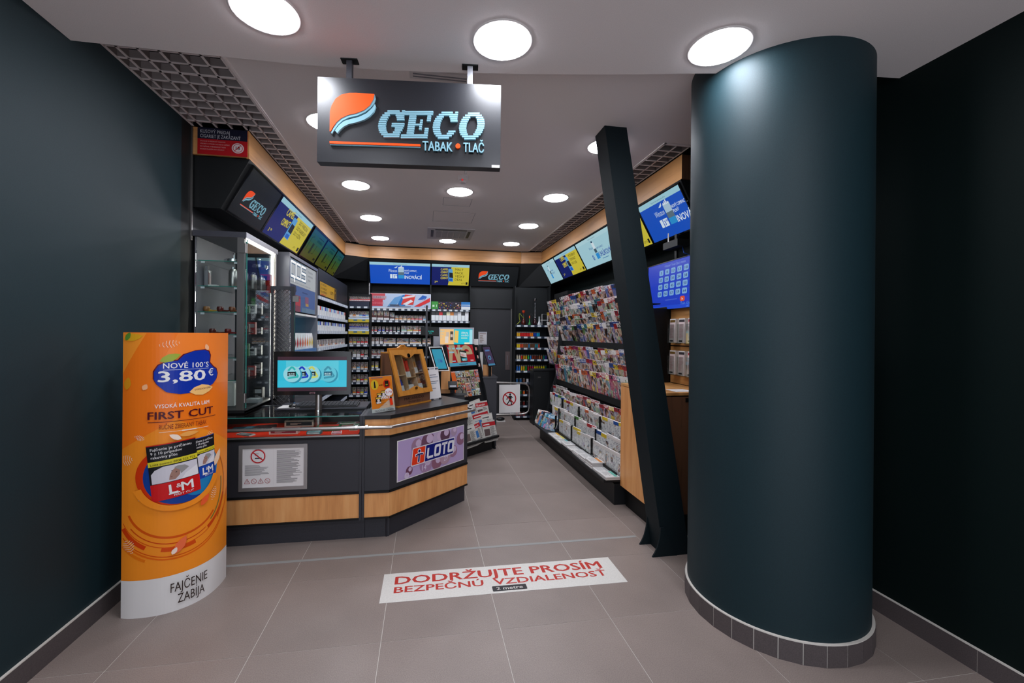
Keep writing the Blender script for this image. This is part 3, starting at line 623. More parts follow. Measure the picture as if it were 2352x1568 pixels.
# rail
rl = thing('counter_rail', 'polished steel bumper rail running along the counter front', 'rail', (-.4, 3.19, .84))
n = V((d.y, -d.x, 0)) * .05
p0 = V((-1.69, 3.195, .843)); p1 = V((-.235, 3.185, .84)); p2 = V((*PC, .835)) + n + d * .03; p3 = p2 + V((.0, .07, 0)) - n * .3; p4 = V((.38, 3.95, .85))
MB().tube([p0, p1 - V((.05, 0, 0)), p1, p1 + d * .05, p2 - d * .03, p2, p3, p4], .0125, STEEL, 12).build('tube', rl, True)
for p in (V((-.482, 3.192, .842)), V((-.41, 3.192, .842)), p1 + d * .45): MB().tube([p - V((.008, 0, 0)), p + V((.008, 0, 0))], .018, CHROME, 12).build('collar', rl, True); MB().box(p.x - .005, p.y, p.z - .005, p.x + .005, p.y + .045 + (0 if p.x < 0 else .05), p.z + .005, STEEL).build('bracket', rl)
# framed no smoking notice
nf = Fr((-1.285, 3.229, .402)); W_, H_ = .458, .325
nt = thing('framed_notice', 'silver snap frame with no smoking notice on the counter front', 'sign', nf.p(W_ / 2, 0))
MB().box(.02, -.0, .02, W_ - .02, .008, H_ - .02, WHITEP, fr=nf).build('sheet', nt)
ALU = mat('A8A4A4', .35, .8)
def frame4(parent, f, W, H, b, d, m, name='frame_side', z=0.):
    for a in (((0, 0), (W, 0), (W - b, b), (b, b)), ((0, H), (b, H - b), (W - b, H - b), (W, H)), ((0, 0), (b, b), (b, H - b), (0, H)), ((W, 0), (W, H), (W - b, H - b), (W - b, b))):
        MB().prism([f.p(x, y, z) for x, y in a], f.w * d, m).build(name, parent)
frame4(nt, nf, W_, H_, .024, .012, ALU, z=-.006)
A = Art(nf.p); A.k = .0006; A.many(ring(.125, .245, .052, .001) + ring(.125, .245, .049, .008), 'B81820').r(.105, .228, .15, .235, '2A2A2E').many(strk([(.09, .275), (.16, .214)], .008), 'B81820').many(ring(.118, .255, .014, .002, 12, 20, 200) + ring(.118, .25, .008, .002, 12, 20, 200), '2A2A2E')
A.lines(.04, .11, .21, .185, 10, '8A8688').lines(.25, .05, .42, .285, 34, '7E7A7C', 3).r(.228, .03, .2285, .295, 'B8B4B4').t('Zákaz fajčenia', .125, .304 - .01, .005, '70686A', a='c')
for i, cx in enumerate((.055, .1, .145, .19)):
    if i % 2 == 0: A.many(strk([(cx - .018, .055), (cx + .018, .055), (cx, .088), (cx - .018, .055)], .0025), 'A02028').r(cx - .0015, .062, cx + .0015, .076, '7A2020')
    else: A.many(ring(cx, .07, .018, .0025) + strk([(cx - .012, .08), (cx + .012, .058)], .002), 'A02028')
A.done('print', nt)

# ---- items in the glass counter
def flat_box(x, y, z, w, dp, h, rz, c1, c2, lab, cat='box', grp='boxes in the glass counter', name='tobacco_box', mark=True):
    t = thing(name, lab, cat, (x, y, z), rz, grp); m = MWD[t.name]; f = Fr(m @ V((0, 0, 0)), m.to_3x3() @ V((1, 0, 0)), (0, 0, 1))
    MB().box(-w / 2, -dp / 2, 0, w / 2, dp / 2, h, mat(c1, .4), fr=f).build('carton', t)
    ft = Fr(f.p(0, h, 0), f.u, -f.w); A = Art(ft.p); A.r(-w * .42, -dp * .4, w * .42, dp * .4, c2); A.lines(-w * .3, -dp * .2, w * .3, dp * .2, 3, c1)
    fs = Fr(f.p(0, 0, dp / 2), f.u, (0, 0, 1)); B = Art(fs.p); B.r(-w * .44, h * .2, w * .44, h * .8, c2); B.lines(-w * .3, h * .35, w * .1, h * .65, 2, c1); A.done('top_print', t); B.done('side_print', t)
zf = .7785
for q in ((-1.50, 3.36, .14, .07, .01, .3, 'B8BCBC', '506058', 'flat pale green leaflet at the left end of the glass counter', 'leaflet'), (-1.36, 3.5, .15, .09, .018, .2, '2C4650', '4A6A78', 'slate blue tobacco tin lying on the red felt'),
          (-1.28, 3.33, .13, .05, .008, -.5, 'D0D0CC', '30383C', 'white and black card lying near the counter front'), (-1.19, 3.47, .14, .08, .035, .25, '14181C', '3A1A20', 'black and dark red box on the red felt'),
          (-1.02, 3.35, .2, .06, .038, -.03, 'D8B8B0', '8A2A38', 'pink box with dark squares in the glass counter'), (-.98, 3.62, .22, .1, .05, .0, 'D4B8A8', '303438', 'pale box with black stripe behind the pink box'),
          (-.72, 3.42, .17, .08, .036, .02, '1A5A2C', 'C8302C', 'dark green box with a red window in the glass counter'), (-.80, 3.31, .1, .05, .02, -.1, '2C7A80', 'C0C8C8', 'small teal and white packet beside the green box'),
          (-.62, 3.63, .16, .12, .01, 0, 'D8D8DC', 'C8C8CC', 'white sheet at the back of the glass counter'), (-.64, 3.3, .07, .05, .014, .1, 'E8D8DC', 'D05060', 'small white and red packet right of the monitor pole', )):
    if True: flat_box(q[0], q[1], zf, q[2], q[3], q[4], q[5], q[6], q[7], q[8], 'box')
for i in range(5): flat_box(-.535 + (i % 2) * .02, 3.40 + i * .035, zf, .06, .03, .012 + .004 * i, .2 * i, 'D4D4CC', ('2C8A50', 'C04050', '2C7A80')[i % 3], 'small pale packet at the right end of the glass counter, ' + ('nearest', 'second nearest', 'middle', 'second farthest', 'farthest')[i] + ' of five')
for i in range(2): flat_box(-.6, 3.48 + i * .055, zf, .12, .05, .022 + i * .01, .15, 'D8C8C4', ('D06060', '60A070')[i], ('pink', 'green')[i] + ' and white carton lying beside the monitor pole')
# raised shelf with keyboard, mouse, paper
one('raised_shelf', MB().box(-1.15, 3.515, .924, -.455, 3.8, .936, mat('3C3C44', .25)), 'grey raised shelf under the keyboard behind the glass counter', 'shelf', (-.8, 3.6, .924))
kb = thing('keyboard', 'black computer keyboard on the raised shelf behind the counter', 'keyboard', (-.76, 3.56, .937))
MB().prism([(-1.0, 3.525, .937), (-1.0, 3.69, .937), (-1.0, 3.69, .956), (-1.0, 3.525, .946)], (.47, 0, 0), mat('0C0D10', .4)).build('base', kb)
KM = mat('2C2E34', .5); km = MB().box(0, 0, 0, .024, .024, .009, KM).data('key')
for r_ in range(5):
    for c_ in range(16): inst('key', km, T(-.99 + c_ * .0285, 3.535 + r_ * .03, .946 + r_ * .002), kb)
ms = thing('computer_mouse', 'black computer mouse on a white sheet by the keyboard', 'mouse', (-1.03, 3.58, .937))
MB().ball((-1.03, 3.58, .943), .03, mat('0A0B0E', .25), 14, (1, 1.6, .7)).build('shell', ms, True); MB().box(-1.033, 3.60, .957, -1.027, 3.62, .968, mat('2A6A9A', .4)).build('wheel', ms)
one('paper_sheet', MB().box(-1.13, 3.518, .9362, -.965, 3.66, .9375, WHITE), 'white paper sheet under the computer mouse', 'paper', (-1.04, 3.52, .9362))
# customer monitor
mo = thing('customer_monitor', 'black flat monitor on a steel pole showing round white tins on turquoise', 'monitor', (-.82, 3.47, .78))
MB().box(-.95, 3.41, .779, -.70, 3.54, .783, STEEL).build('base_plate', mo); MB().tube([(-.812, 3.475, .78), (-.812, 3.475, 1.16)], .0255, STEEL, 20).build('pole', mo, True)
MB().tube([(-.812, 3.475, .915), (-.812, 3.475, .93)], .029, CHROME, 20).build('collar', mo, True)
MB().box(-1.125, 3.42, 1.052, -.562, 3.46, 1.385, BLACKG).build('housing', mo); MB().box(-1.0, 3.46, 1.1, -.68, 3.49, 1.32, BLACK).build('back_cover', mo)
mf = Fr((-1.096, 3.4195, 1.083)); A = Art(mf.p, em=.95, rough=.15); w_, h_ = .502, .262
A.r(0, 0, w_, h_, '3C2430').r(0, .028, w_, h_ - .028, '2CB8D4').r(.06, .03, w_ - .06, h_ - .03, '54C4D8').r(0, .03, w_, .08, '34BCD8')
for cx, c, bl in ((.365, '3A90A8', 1), (.245, 'C4CC60', 0), (.175, '1438B8', 0), (.105, '2CB0AC', 0)):
    A.e(cx + .012, .122, .062, .062, '2A8CA8').e(cx, .13, .062, .062, '90D0DC' if not bl else '5CC0D4'); A.many(strk([(cx - .028, .155), (cx, .186), (cx + .022, .162)], .014) + strk([(cx + .02, .15), (cx + .045, .11), (cx - .03, .098)], .013), c)
    A.r(cx - .032, .115, cx + .028, .148, '0C1A20' if not bl else '20607A').t('ace', cx - .026, .127, .014, 'C8E8EC', w=.045, b=.03).r(cx - .024, .118, cx + .02, .122, 'A8D8E0')
A.done('lit_picture', mo); B = Art(mf.p); B.r(.232, -.024, .27, -.01, 'B08890').r(.235, -.022, .267, -.012, '20080C'); B.done('maker_badge', mo)
# ---- cigar cabinet on the corner counter
ccf = Fr((-.215, 3.545, .921), (.269, .305, 0)); cg = thing('cigar_cabinet', 'honey oak cigar cabinet with glass door standing on the corner counter', 'cabinet', ccf.p(.2, 0, -.1), 0)
CW = .405
def cpt(x, y, z): return ccf.p(x, y, z)
def lean(z, h0=.10, h1=.505, off=.0, tilt=.13): return off - (z - h0) / (h1 - h0) * tilt   # w coordinate of leaning front
def cprism(name, pts, dw, m, mt=None): MB().prism([cpt(*p) for p in pts], dw, m, mt).build(name, cg)
cprism('side_panel', [(0, 0, -.0), (0, .1, 0), (0, .44, -.115), (0, .44, -.2), (0, 0, -.2)], ccf.u * .012, WALNUT); cprism('side_panel', [(CW - .012, 0, 0), (CW - .012, .1, 0), (CW - .012, .44, -.115), (CW - .012, .44, -.2), (CW - .012, 0, -.2)], ccf.u * .012, WALNUT)
cprism('back_panel', [(0, 0, -.2), (CW, 0, -.2), (CW, .44, -.2), (0, .44, -.2)], ccf.w * .008, CIGAR_OAK); cprism('top_panel', [(0, .44, -.2), (CW, .44, -.2), (CW, .44, -.11), (0, .44, -.11)], ccf.v * .01, CIGAR_OAK)
cprism('base_moulding', [(-.006, 0, .012), (CW + .006, 0, .012), (CW + .006, 0, -.2), (-.006, 0, -.2)], ccf.v * .012, CIGAR_OAK)
cprism('name_board', [(.004, .012, 0), (CW - .004, .012, 0), (CW - .004, .085, 0), (.004, .085, 0)], ccf.w * -.01, WALNUT)
A = Art(Fr(cpt(0, 0, .0), ccf.u, (0, 0, 1)).p); A.t('MACANUDO', CW / 2, .048, .022, '180C06', w=.24, a='c', b=.01).t('The Cigar Shop', CW / 2, .026, .012, '180C06', w=.15, a='c', b=.0); A.done('engraved_lettering', cg)
dfr = Fr(cpt(-.004, .088, .016), ccf.u, ccf.v * .37 - ccf.w * .125); DW, DH = CW + .008, .395   # leaning door
def arc_top(x, s): t = (x - DW / 2) / .09; return s * .034 * max(0, math.cos(min(1, abs(t)) * math.pi / 2)) ** 1.5
b = .042; N_ = 24; xs_ = [b + (DW - 2 * b) * i / N_ for i in range(N_ + 1)]
MB().prism([dfr.p(0, DH), dfr.p(DW, DH)][::-1] + [dfr.p(x, DH - b - arc_top(x, 1)) for x in [0 + b] + xs_[1:-1] + [DW - b]], dfr.w * .016, CIGAR_OAK).build('door_rail', cg)
MB().prism([dfr.p(0, 0), dfr.p(DW, 0)] + [dfr.p(x, b + arc_top(x, .8)) for x in xs_[::-1]], dfr.w * .016, CIGAR_OAK).build('door_rail', cg)
MB().prism([dfr.p(0, 0), dfr.p(b, b), dfr.p(b, DH - b), dfr.p(0, DH)], dfr.w * .016, CIGAR_OAK).build('door_stile', cg); MB().prism([dfr.p(DW, 0), dfr.p(DW, DH), dfr.p(DW - b, DH - b), dfr.p(DW - b, b)], dfr.w * .016, CIGAR_OAK).build('door_stile', cg)
MB().prism([dfr.p(b, b, .004), dfr.p(DW - b, b, .004), dfr.p(DW - b, DH - b, .004), dfr.p(b, DH - b, .004)], dfr.w * .002, GLASS).build('glass_pane', cg)
MB().tube([dfr.p(DW / 2, DH - .055, .016), dfr.p(DW / 2, DH - .055, .024)], .019, CHROME, 16).build('medallion', cg, True); MB().tube([dfr.p(DW / 2, .05, .016), dfr.p(DW / 2, .05, .03)], .011, mat('8A6A30', .3, 1.), 14).build('lock_knob', cg, True)
INW = wood('pale_inner_wood', (10, 10, 1.5), 'C89C70', 'AC8058', '7A5438', .6)
for x in (.145, .262): MB().prism([dfr.p(x, .03, -.004), dfr.p(x, DH - .03, -.004), dfr.p(x, DH - .03, -.075), dfr.p(x, .03, -.075)], dfr.u * .006, INW).build('divider', cg)
for x0, x1, yy in ((.04, .145, .175), (.15, .262, .15), (.268, .37, .18)): MB().prism([dfr.p(x0, yy, -.004), dfr.p(x1, yy, -.004), dfr.p(x1, yy, -.075), dfr.p(x0, yy, -.075)], dfr.v * .006, INW).build('inner_shelf', cg)
MB().prism([dfr.p(.03, .03, -.076), dfr.p(DW - .03, .03, -.076), dfr.p(DW - .03, DH - .03, -.076), dfr.p(.03, DH - .03, -.076)], dfr.w * -.003, INW).build('inner_back', cg)
def cigars(x, y, c1, n, lab, h=.12, wd=.04):
    t = thing('cigar_pack', lab, 'cigar pack', dfr.p(x, y, -.04), 0, 'packs inside the cigar cabinet')
    MB().box(x, .02, y, x + wd, .045, y + .05, WHITEP, fr=Fr(dfr.p(0, 0, -.01), dfr.u, dfr.v)).build('card_box', t)
    if n == 0: MB().box(x + .002, .022, y + .05, x + wd - .002, .043, y + h, mat(c1, .4), fr=Fr(dfr.p(0, 0, -.01), dfr.u, dfr.v)).build('card_box', t)
    for k in range(n): p = dfr.p(x + wd * (k + .5) / n, y + .045, -.042); MB().tube([p, p + dfr.v * (h - .06)], .005, mat(c1, .35), 8).build('cigar', t, True)
cigars(.055, .185, 'E03C10', 0, 'orange red cigar box in the upper left compartment', .115); cigars(.16, .16, 'D83414', 0, 'tall red orange cigar box left in the middle compartment', .17, .036); cigars(.2, .16, 'D83414', 0, 'tall red orange cigar box right in the middle compartment', .15, .034)
cigars(.285, .19, 'D08020', 3, 'amber tipped cigars in the upper right compartment', .12, .05); cigars(.07, .045, '15130F', 0, 'black cigar box in the lower left compartment', .1, .05); cigars(.17, .045, '30302C', 4, 'silver cigar tubes in the lower middle compartment', .105, .07); cigars(.29, .045, 'C87018', 3, 'amber cigars in the lower right compartment', .115, .06)
crest = [(.03, .45, -.155), (CW - .03, .45, -.155), (CW - .03, .482, -.155), (.26, .485, -.155), (.235, .495, -.155), (.22, .508, -.155), (.18, .508, -.155), (.165, .495, -.155), (.14, .485, -.155), (.03, .482, -.155)]
cprism('crest_board', crest, ccf.w * .018, CIGAR_OAK); A = Art(Fr(cpt(0, 0, -.136), ccf.u, (0, 0, 1)).p); A.many(ring(.2, .49, .012, .003, 10, 0, 180) + ring(.2, .49, .006, .002, 8, 0, 180), '5A3410'); A.done('carved_crest', cg)
# ---- orange flyer in an acrylic holder
ff = Fr((-.385, 3.29, .921), (.17, .125, 0), (-.035, .045, .26)); fl = thing('flyer_holder', 'orange price flyer in a clear stand beside the cigar cabinet', 'sign', ff.p(.1, 0, -.03))
FW, FH = .205, .29
MB().box(0, 0, 0, FW, .003, FH, GLASS, fr=Fr(ff.p(0, 0, .003), ff.u, ff.v)).build('acrylic_front', fl); MB().slab(ff.p(0, 0, -.06), ff.p(FW, 0, -.06), ff.p(0, FH, -.004), .003, GLASS).build('acrylic_back', fl)
MB().box(.003, 0, .004, FW - .003, .002, FH - .01, WHITE, fr=ff).build('paper', fl)
A = Art(ff.p, rough=.3); A.r(.004, .032, FW - .004, FH - .012, 'E88428').pl([(.06, .032), (FW - .004, .032), (FW - .004, .12)], 'D8B8A0').e(.045, .215, .032, .038, 'E0B830').e(.15, .215, .032, .036, 'D83818').t('ALEBO', .098, .205, .011, '201008', w=.034, a='c', b=.03)
A.pl([(.037, .19), (.053, .19), (.05, .235), (.045, .245), (.04, .235)], '1A1C28').r(.134, .195, .166, .24, '26221C').r(.14, .205, .158, .215, 'B09030')
A.lines(.02, FH - .026, .18, FH - .017, 1, '5A6AA0')
for x, y in ((.055, .15), (.09, .165), (.04, .12)): A.r(x, y - .05, x + .045, y, '26221E').r(x + .004, y - .016, x + .041, y - .004, 'C8A848').e(x + .022, y - .028, .011, .011, 'D8C8C8').r(x + .003, y - .05, x + .042, y - .038, 'E0D8D4').t('MARK1', x + .006, y - .048, .007, '2A2020', w=.03)
A.e(.158, .15, .034, .03, 'DED8D8').t('3,70', .13, .142, .018, 'B01420', w=.055, b=.03).t('€', .186, .158, .008, 'B01420').t('MARK1', .09, .1, .02, 'E8DCD4', w=.07, b=.03)
A.pl([(.16, .045), (.185, .05), (.178, .105), (.155, .098)], 'D83414').r(.16, .1, .178, .112, '20202A').t('Kúp 1 krabičku', .03, .085, .008, '30180C', w=.08).t('a dostaneš', .07, .068, .008, '30180C', w=.05).t('zapaľovač', .08, .052, .007, 'B05010', w=.05)
A.t('FAJČENIE ZABÍJA', FW / 2, .01, .013, '4A4A4E', w=.165, a='c'); A.done('print', fl)
# ---- white notice clipped on a stand
wf = Fr((.047, 3.90, .921), (.142, .12, 0), (-.02, .05, .29)); wn = thing('notice_stand', 'white notice sheet on a stand right of the cigar cabinet', 'sign', wf.p(.08, 0, -.02))
MB().box(0, 0, 0, .15, .004, .3, WHITEP, fr=wf).build('sheet', wn); MB().slab(wf.p(.02, 0, -.08), wf.p(.12, 0, -.08), wf.p(.02, .28, -.006), .004, GREYP).build('prop', wn)
A = Art(wf.p); A.r(.004, .275, .04, .292, '3A3A40').r(.11, .275, .146, .292, '5A5A60').r(.05, .28, .1, .29, '8A8A90').r(.01, .004, .14, .008, '4A4A4E').r(0.0350, .225, 0.1150, 0.2300, '5A5A66').r(0.0150, .205, 0.1350, 0.2100, '6A7A92').r(0.0150, .165, 0.1350, 0.1700, '6A6A72').r(0.0400, .148, 0.1100, 0.1530, '5A7A92').r(0.0525, .1, 0.0975, 0.1050, '7A7A82'); A.done('print', wn)
for x in (.02, .12): MB().box(x, -.004, .0, x + .03, .008, .01, mat('303034', .4), fr=wf).build('clip', wn)

# ================================================================== BANNER (curved orange card standee)
BC = [(-1.582, 2.535), (-1.545, 2.526), (-1.50, 2.522), (-1.44, 2.525), (-1.39, 2.535), (-1.346, 2.553), (-1.305, 2.58), (-1.267, 2.617), (-1.238, 2.663), (-1.221, 2.71), (-1.212, 2.76), (-1.209, 2.815), (-1.212, 2.871)]
def _cr(p, k, t):
    a, b, c, d_ = p[max(k - 1, 0)], p[k], p[k + 1], p[min(k + 2, len(p) - 1)]
    return tuple(.5 * (2 * b[i] + (c[i] - a[i]) * t + (2 * a[i] - 5 * b[i] + 4 * c[i] - d_[i]) * t * t + (3 * b[i] - a[i] - 3 * c[i] + d_[i]) * t ** 3) for i in (0, 1))
BC = [_cr(BC, k, t / 3) for k in range(len(BC) - 1) for t in range(3)] + [BC[-1]]
BN = []
for i in range(len(BC)):
    a, b = BC[max(i - 1, 0)], BC[min(i + 1, len(BC) - 1)]; L = math.dist(a, b); BN.append(((b[1] - a[1]) / L, -(b[0] - a[0]) / L))
cum = [0]
for a, b in zip(BC, BC[1:]): cum.append(cum[-1] + math.dist(a, b))
BL = cum[-1]; BH = 1.522
def bpt(u, v, wz=0.):
    u = min(max(u, 0), BL); i = 0
    while i < len(cum) - 2 and u > cum[i + 1]: i += 1
    t = (u - cum[i]) / (cum[i + 1] - cum[i]); a, b, n0, n1 = BC[i], BC[i + 1], BN[i], BN[i + 1]
    return V((a[0] + (b[0] - a[0]) * t + (n0[0] * (1 - t) + n1[0] * t) * wz, a[1] + (b[1] - a[1]) * t + (n0[1] * (1 - t) + n1[1] * t) * wz, v))
bn = thing('advertising_standee', 'tall orange curved cardboard standee against the left wall', 'standee', (-1.35, 2.7, 0))
mb = MB()
for i in range(len(BC) - 1):
    u0, u1 = cum[i], cum[i + 1]; a, b_, c, d_ = bpt(u0 + 1e-6, 0), bpt(u1 - 1e-6, 0), bpt(u1 - 1e-6, 0, -.006), bpt(u0 + 1e-6, 0, -.006)
    mb.hexa([a, b_, c, d_] + [p + V((0, 0, BH)) for p in (a, b_, c, d_)], mat('E4E0DC', .5))
mb.build('card_shell', bn, True)
mb = MB().box(-1.58, 2.874, .02, -1.215, 2.88, BH - .02, mat('B0A8A0', .7)); mb.build('back_card', bn)
A = Art(bpt, rough=.32, step=.00012); A.brk = cum; A.k = .0006
OR1, OR2, OR3 = 'EE8A22', 'EC7418', 'F08030'
A.r(0, .2, BL, BH, OR2).pl([(0, .9), (.25, 1.05), (BL, .85), (BL, .2), (0, .2)], OR1).pl([(0, 1.3), (.12, 1.52), (0, 1.52)], 'F0902C').pl([(.16, 1.3), (.26, BH), (BL, BH), (BL, 1.22), (.3, 1.24)], OR3).r(0, 0, BL, .2, 'DCD8D6')
for i, (rx, ry, a0, a1, wd, c) in enumerate(((.25, .22, 200, 320, .012, 'D0500C'), (.27, .25, 215, 300, .005, 'C8400C'), (.29, .27, 190, 345, .004, 'D85010'), (.31, .30, 205, 240, .022, 'CC3C0C'), (.31, .29, 255, 285, .02, 'D0480C'), (.33, .32, 200, 330, .005, 'D4500C'), (.34, .335, 230, 350, .008, 'E0620C'), (.36, .36, 215, 245, .014, 'E07010'), (.3, .26, 300, 345, .018, 'C8400C'), (.26, .24, 310, 370, .008, '6A6A38'), (.29, .3, 320, 400, .006, 'B85C10'))):
    P = []; K = 30
    for k in range(K): 
        t0_, t1_ = R(a0 + (a1 - a0) * k / K), R(a0 + (a1 - a0) * (k + 1) / K); cx, cy = .27, .62
        P.append([(cx + (rx - wd) * math.cos(t0_), cy + (ry - wd) * math.sin(t0_)), (cx + rx * math.cos(t0_), cy + ry * math.sin(t0_)), (cx + rx * math.cos(t1_), cy + ry * math.sin(t1_)), (cx + (rx - wd) * math.cos(t1_), cy + (ry - wd) * math.sin(t1_))])
    A.many([p for p in P if all(0 <= q[0] <= BL for q in p) and all(q[1] > .2 for q in p)], c)
def leafp(cx, cy, l, wd, rot): return [(cx + x * math.cos(R(rot)) - y * math.sin(R(rot)), cy + x * math.sin(R(rot)) + y * math.cos(R(rot))) for x, y in [(-l, 0), (-l * .6, wd * .7), (0, wd), (l * .6, wd * .6), (l, 0), (l * .6, -wd * .6), (0, -wd), (-l * .6, -wd * .7)]]
def leafl(cx, cy, l, wd, rot, n=7): 
    out = []
    for k in range(n):
        x = -l + 2 * l * (k + .5) / n; h = wd * (1 - (x / l) ** 2)
        for s_ in (1, -1): out += strk([(x, s_ * .001), (x + h * .35, s_ * h)], .0022)
    return [[(cx + x * math.cos(R(rot)) - y * math.sin(R(rot)), cy + x * math.sin(R(rot)) + y * math.cos(R(rot))) for x, y in p] for p in out]
for q in ((.22, 1.46, .05, .02, 10), (.02, .84, .04, .028, 10), (.09, .96, .026, .014, -20), (.045, .38, .04, .03, 115), (.42, .92, .04, .02, 60), (.455, .58, .04, .022, 70), (.1, .65, .03, .016, 70)): A.many([p for p in leafl(*q) if all(0 <= a <= BL and b_ < BH for a, b_ in p)], 'EFD8C0')
A.pl(leafp(.055, 1.495, .05, .02, 10), 'D8A020').pl([p for p in leafp(.03, 1.5, .025, .014, 60)], '5A8A30').pl(leafp(.03, 1.25, .035, .02, 80), 'D8901C').pl(leafp(.115, 1.23, .018, .014, 60), 'F0B080').pl(leafp(.4, 1.44, .02, .012, 110), 'F0B488')
# blue blob with price
blob = [(.17, 1.24), (.155, 1.27), (.155, 1.31), (.175, 1.345), (.215, 1.365), (.26, 1.37), (.285, 1.40), (.33, 1.42), (.385, 1.425), (.41, 1.415), (.42, 1.39), (.415, 1.35), (.44, 1.325), (.465, 1.31), (.475, 1.28), (.465, 1.25), (.44, 1.225), (.4, 1.205), (.34, 1.19), (.27, 1.185), (.21, 1.2)]
A.pl([(x + (.006 if x > .3 else -.005), y + .004) for x, y in blob], '5A1020').pl(blob, '10309C').pl(leafp(.225, 1.385, .05, .021, 22), '9AA838').pl(leafp(.375, 1.2, .065, .03, 6), 'EFBC74')

A.t('NOVÉ 100´S', .195, 1.348 - .02, .03, 'E4E2E0', w=.215, b=.02).t('3,80', .175, 1.255, .06, 'E4E2E0', w=.215, b=.06).t('€', .41, 1.275, .042, 'E4E2E0', w=.032, b=.03).t('UVÁDZACIA CENA', .335, 1.198, .01, '6A3028', w=.09, rot=4)
A.many(strk([(.195, 1.32), (.26, 1.32)], .002) + strk([(.26, 1.32), (.33, 1.32)], .002) + strk([(.33, 1.32), (.41, 1.32)], .002), 'C8D0E8')
A.t('VYSOKÁ KVALITA L&M', .16, 1.115, .022, 'ECE4DC', w=.255, b=.01).t('FIRST CUT', .13, 1.055, .042, '4A0C20', w=.31, b=.04).t('RUČNE ZBIERANÝ TABAK', .18, 1.0, .026, '7A2818', w=.22)
A.many([s_ for k in range(10) for s_ in strk([(.13 + k * .033, 1.04), (.163 + k * .033, 1.04)], .003)], '4A0C20').many([s_ for k in range(7) for s_ in strk([(.18 + k * .033, .985), (.213 + k * .033, .985)], .002 if k not in (3, 4) else .006)], 'EEDCC8')
# ring window with two packs

A.pl([(x, y) for x, y in ell(.26, .75, .185, .165, 40)], 'C8340C').pl(ell(.285, .745, .175, .16, 40), '123C8C').pl(ell(.36, .75, .115, .14, 30), '1E78B0')
def packprint(x0, y0, wd, h, rot, c, full=1):
    cr, sr = math.cos(R(rot)), math.sin(R(rot)); q = lambda ps: [(x0 + x * wd * cr - y * h * sr, y0 + x * wd * sr + y * h * cr) for x, y in ps]
    A.pl(q([(0, 0), (1, 0), (1, 1), (0, 1)]), '17171B').pl(q([(0, 0), (1, 0), (1, .3), (0, .3)]), c).pl(q([(0, .99), (1, .99), (1, 1.005), (0, 1.005)]), c).pl(q([(0, .62), (1, .62), (1, .71), (0, .71)]), 'CFC02C').pl(q([(.04, .31), (.98, .31), (.98, .6), (.3, .6), (.12, .55), (.04, .48)]), 'C9C4CC')
    A.pl(q([(.3, .31), (.62, .31), (.72, .4), (.98, .5), (.98, .31)]), 'DAD6DA').pl(q([(.38, .34), (.5, .33), (.6, .4), (.62, .5), (.54, .55), (.46, .5), (.4, .42)]), '9A7468').pl(q([(.5, .55), (.58, .57), (.72, .555), (.8, .5), (.68, .44), (.62, .41), (.61, .48)]), '8E8A8A').pl(q([(.44, .5), (.47, .505), (.47, .495), (.44, .49)]), '2A2020').pl(q([(.52, .46), (.55, .47), (.55, .455), (.52, .45)]), '2A2020').pl(q([(.41, .4), (.45, .39), (.45, .38), (.42, .385)]), '6A3C38')
    rr = rot
    def tt(s_, x, y, hh, cc, ww, b=0.): X, Y = q([(x, y)])[0]; A.t(s_, X, Y, hh * h, cc, w=ww * wd, b=b, rot=rr)
    tt('Fajčenie je príčinou', .08, .9, .05, 'D8D4D4', .82, .02); tt('9 z 10 prípadov', .08, .83, .05, 'D8D4D4', .62, .02); tt('rakoviny pľúc', .08, .76, .05, 'D8D4D4', .52, .02); tt('Linka pomoci 0908 222 722', .05, .64, .042, '2A2810', .9, 0)
    tt('L', .36, .09, .17, 'E0DCDC', .16, .03); tt('&', .5, .17, .08, 'E0DCDC', .1, 0); tt('M', .6, .09, .17, 'E0DCDC', .24, .03); tt('FIRST CUT', .44, .03, .035, 'E0DCDC', .4, .02)
    X = q([(.34, .085), (.56, .085)]); A.many(strk(X, .006), 'E0DCDC')
packprint(.335, .69, .13, .235, 4, '1440A0'); packprint(.155, .615, .215, .30, 6, 'C41418')

A.pl([(x, y) for x, y in ell(.27, .745, .215, .19, 40, 200, 345)] + [(x, y) for x, y in ell(.27, .745, .175, .162, 40, 200, 345)][::-1], OR1)
A.pl(leafp(.25, .955, .03, .014, 150), 'EED8C4').pl(leafp(.31, .965, .045, .014, 5), 'E8A050').pl(leafp(.47, .79, .05, .02, 65), 'EFC9A8').pl(leafp(.275, .36, .05, .022, 60), 'E86A40').pl(leafp(.25, .335, .02, .012, 60), 'F0D8C8').pl(leafp(.39, .57, .035, .018, 50), 'E85A2C')

A.t('FAJČENIE', .235, .112, .052, '2A1A14', w=.17).t('ZABÍJA', .265, .045, .052, '2A1A14', w=.125)
A.done('print', bn)

